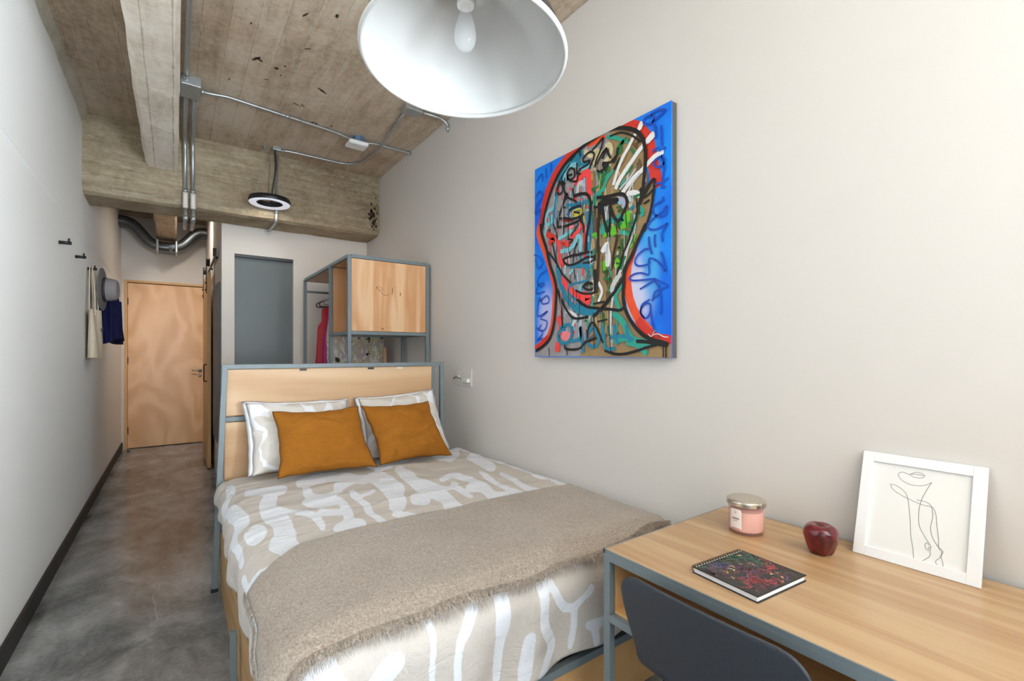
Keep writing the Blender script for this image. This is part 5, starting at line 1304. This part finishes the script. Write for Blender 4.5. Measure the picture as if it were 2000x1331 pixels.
def bag(u, v, side):
    z = 1.262+0.385*v; yy = TY0+(TY1-TY0)*u
    h = math.sqrt(max(0, 1-(2*u-1)**2))
    t = 0.038*h*(1-0.25*v)+0.010*math.sin(u*11+v*3)*h*(0.4+v)
    x = -0.535+(t if side > 0 else -min(t, 0.036))
    z += -0.012*vn(u*5, 2)*(1-v)-0.01*math.sin(u*PI)*(1-v)
    return Vector((x+0.012*u, yy+0.01*math.sin(v*5)*(1-u), z))
tbb = B(); tbb.sm = True
for sd in (1, -1): tbb.grid(lambda u, v, sd=sd: bag(u, v, sd), 30, 30)
def strap(pts, wdt, name, mat, parent, th=0.003):
    pts = smooth_path(pts, 6); b = B(); vs = []
    for i, p in enumerate(pts):
        vs += [p+Vector((th, -wdt/2, 0)), p+Vector((th, wdt/2, 0)), p+Vector((-th, wdt/2, 0)), p+Vector((-th, -wdt/2, 0))]
    for i in range(len(pts)-1):
        for k_ in range(4): b.f.append((4*i+k_, 4*i+(k_+1) % 4, 4*i+4+(k_+1) % 4, 4*i+4+k_)); b.mi.append(0); b.smooth.append(True)
    b.v = [tuple(v) for v in vs]
    return b.build(name, mat, parent)
strap([(-0.515, 5.00, 1.60), (-0.525, 5.05, 1.80), (-0.545, 5.12, 1.96), (-0.548, 5.155, 2.010), (-0.545, 5.19, 1.96), (-0.53, 5.22, 1.80), (-0.515, 5.24, 1.60)], 0.030, 'bag_strap', canvas, tb)
strap([(-0.552, 5.00, 1.60), (-0.555, 5.04, 1.80), (-0.560, 5.10, 1.97), (-0.562, 5.155, 2.012), (-0.560, 5.20, 1.96), (-0.555, 5.23, 1.80), (-0.552, 5.25, 1.60)], 0.030, 'bag_strap', canvas, tb)
pb = tbb; pb.cur = 1
rnd = random.Random(3)
for (u, v, r_) in ((.42,.74,.010),(.46,.60,.022),(.52,.585,.018),(.56,.60,.016),(.5,.50,.010),(.55,.38,.009),(.53,.44,.006)):
    c0 = bag(u, v, 1)+Vector((0.0025, 0, 0)); n = 10
    pb.add([c0+Vector((0.002, r_*math.cos(2*PI*q/n)*(0.6+rnd.random()*.5), r_*math.sin(2*PI*q/n)*(0.6+rnd.random()*.5))) for q in range(n)], [tuple(range(n))])
pb.build('bag_body', [canvas, plain('slate blue print', lin(84,96,128), 0.8)], tb, fixn=False)

# hat: brim flat to the wall, crown pointing into the room
hat = thing('hat', 'grey felt fedora with a dark band hung on the wall hook over the tote bag', 'hat', (-0.50, 5.36, 1.86))
felt = plain('grey felt', lin(118,114,112), 0.95, 0, 0.12, bump=0.4, bscale=45)
felt2 = plain('grey crown felt', lin(142,136,138), 0.95, 0, 0.10, bump=0.4, bscale=45)
HM = Matrix.Rotation(math.radians(-6), 4, 'Z') @ Matrix.Rotation(PI/2, 4, 'Y') @ Matrix.Identity(4)
HC = Vector((-0.500, 5.30, 1.845))
def wob(r_, z, a): return r_*(1+0.06*math.cos(2*a))
B().lathe([(0.088, 0.002), (0.12, 0.0), (0.165, -0.006), (0.172, -0.004), (0.172, 0.001), (0.165, 0.002), (0.12, 0.008), (0.088, 0.010)], 56, HC, HM, fn=wob).build('brim', felt, hat, smooth=True)
B().lathe(sm_prof([(0.095, 0.004), (0.094, 0.03), (0.090, 0.06), (0.082, 0.09), (0.066, 0.105), (0.03, 0.10), (0.0, 0.095)]), 48, HC, HM, fn=wob).build('crown', felt2, hat, smooth=True)
B().lathe([(0.0955, 0.005), (0.0965, 0.006), (0.0960, 0.030), (0.0948, 0.031)], 48, HC, HM, fn=wob).build('hat_band', plain('dark hat band', lin(52,44,50), 0.7), hat, smooth=True)

# navy jacket bundle
navy = linen('navy cloth', lin(22,26,62), lin(36,40,86))
def jk(u, v):
    a = u*2*PI; z = 1.415+0.575*v
    wy = (0.20*(1-v)**0.8+0.035+0.06*(1-v)); wx_ = 0.050+0.045*(1-v)**0.7
    f_ = 1+0.10*math.sin(7*a+2*v)+0.06*math.sin(12*a-3*v)
    y = 5.86+wy*math.cos(a)*f_*0.80; x = max(-0.573, -0.512+wx_*math.sin(a)*f_+0.012*(1-v))
    return Vector((x, y, z-(0.03*math.sin(a*2+1) if v < 0.05 else 0)))
b = B(); b.grid(jk, 72, 30)
b.add([(-0.515, 5.78, 1.992)], []); ci = len(b.v)-1; t0 = 30*73
b.f += [[t0+i, t0+i+1, ci] for i in range(72)]; b.mi += [0]*72; b.smooth += [True]*72
b.add([(-0.50, 5.78, 1.45)], []); ci = len(b.v)-1
b.f += [[i+1, i, ci] for i in range(72)]; b.mi += [0]*72; b.smooth += [True]*72
jo = b.build('jacket', navy, smooth=True)
tag(jo, 'navy blue jacket hanging from the wall hook nearest the door', 'jacket')
sl = B(); sl.grid(lambda u, v: Vector((-0.455+0.030*math.sin(u*2*PI)+0.01*(1-v), 6.01+0.042*math.cos(u*2*PI)+0.06*(1-v), 1.385+0.42*v)), 24, 12)
sl.add([(-0.445, 5.99, 1.40)], []); ci = len(sl.v)-1
sl.f += [[i+1, i, ci] for i in range(24)]; sl.mi += [0]*24; sl.smooth += [True]*24
sl.build('sleeve', navy, jo, smooth=True)
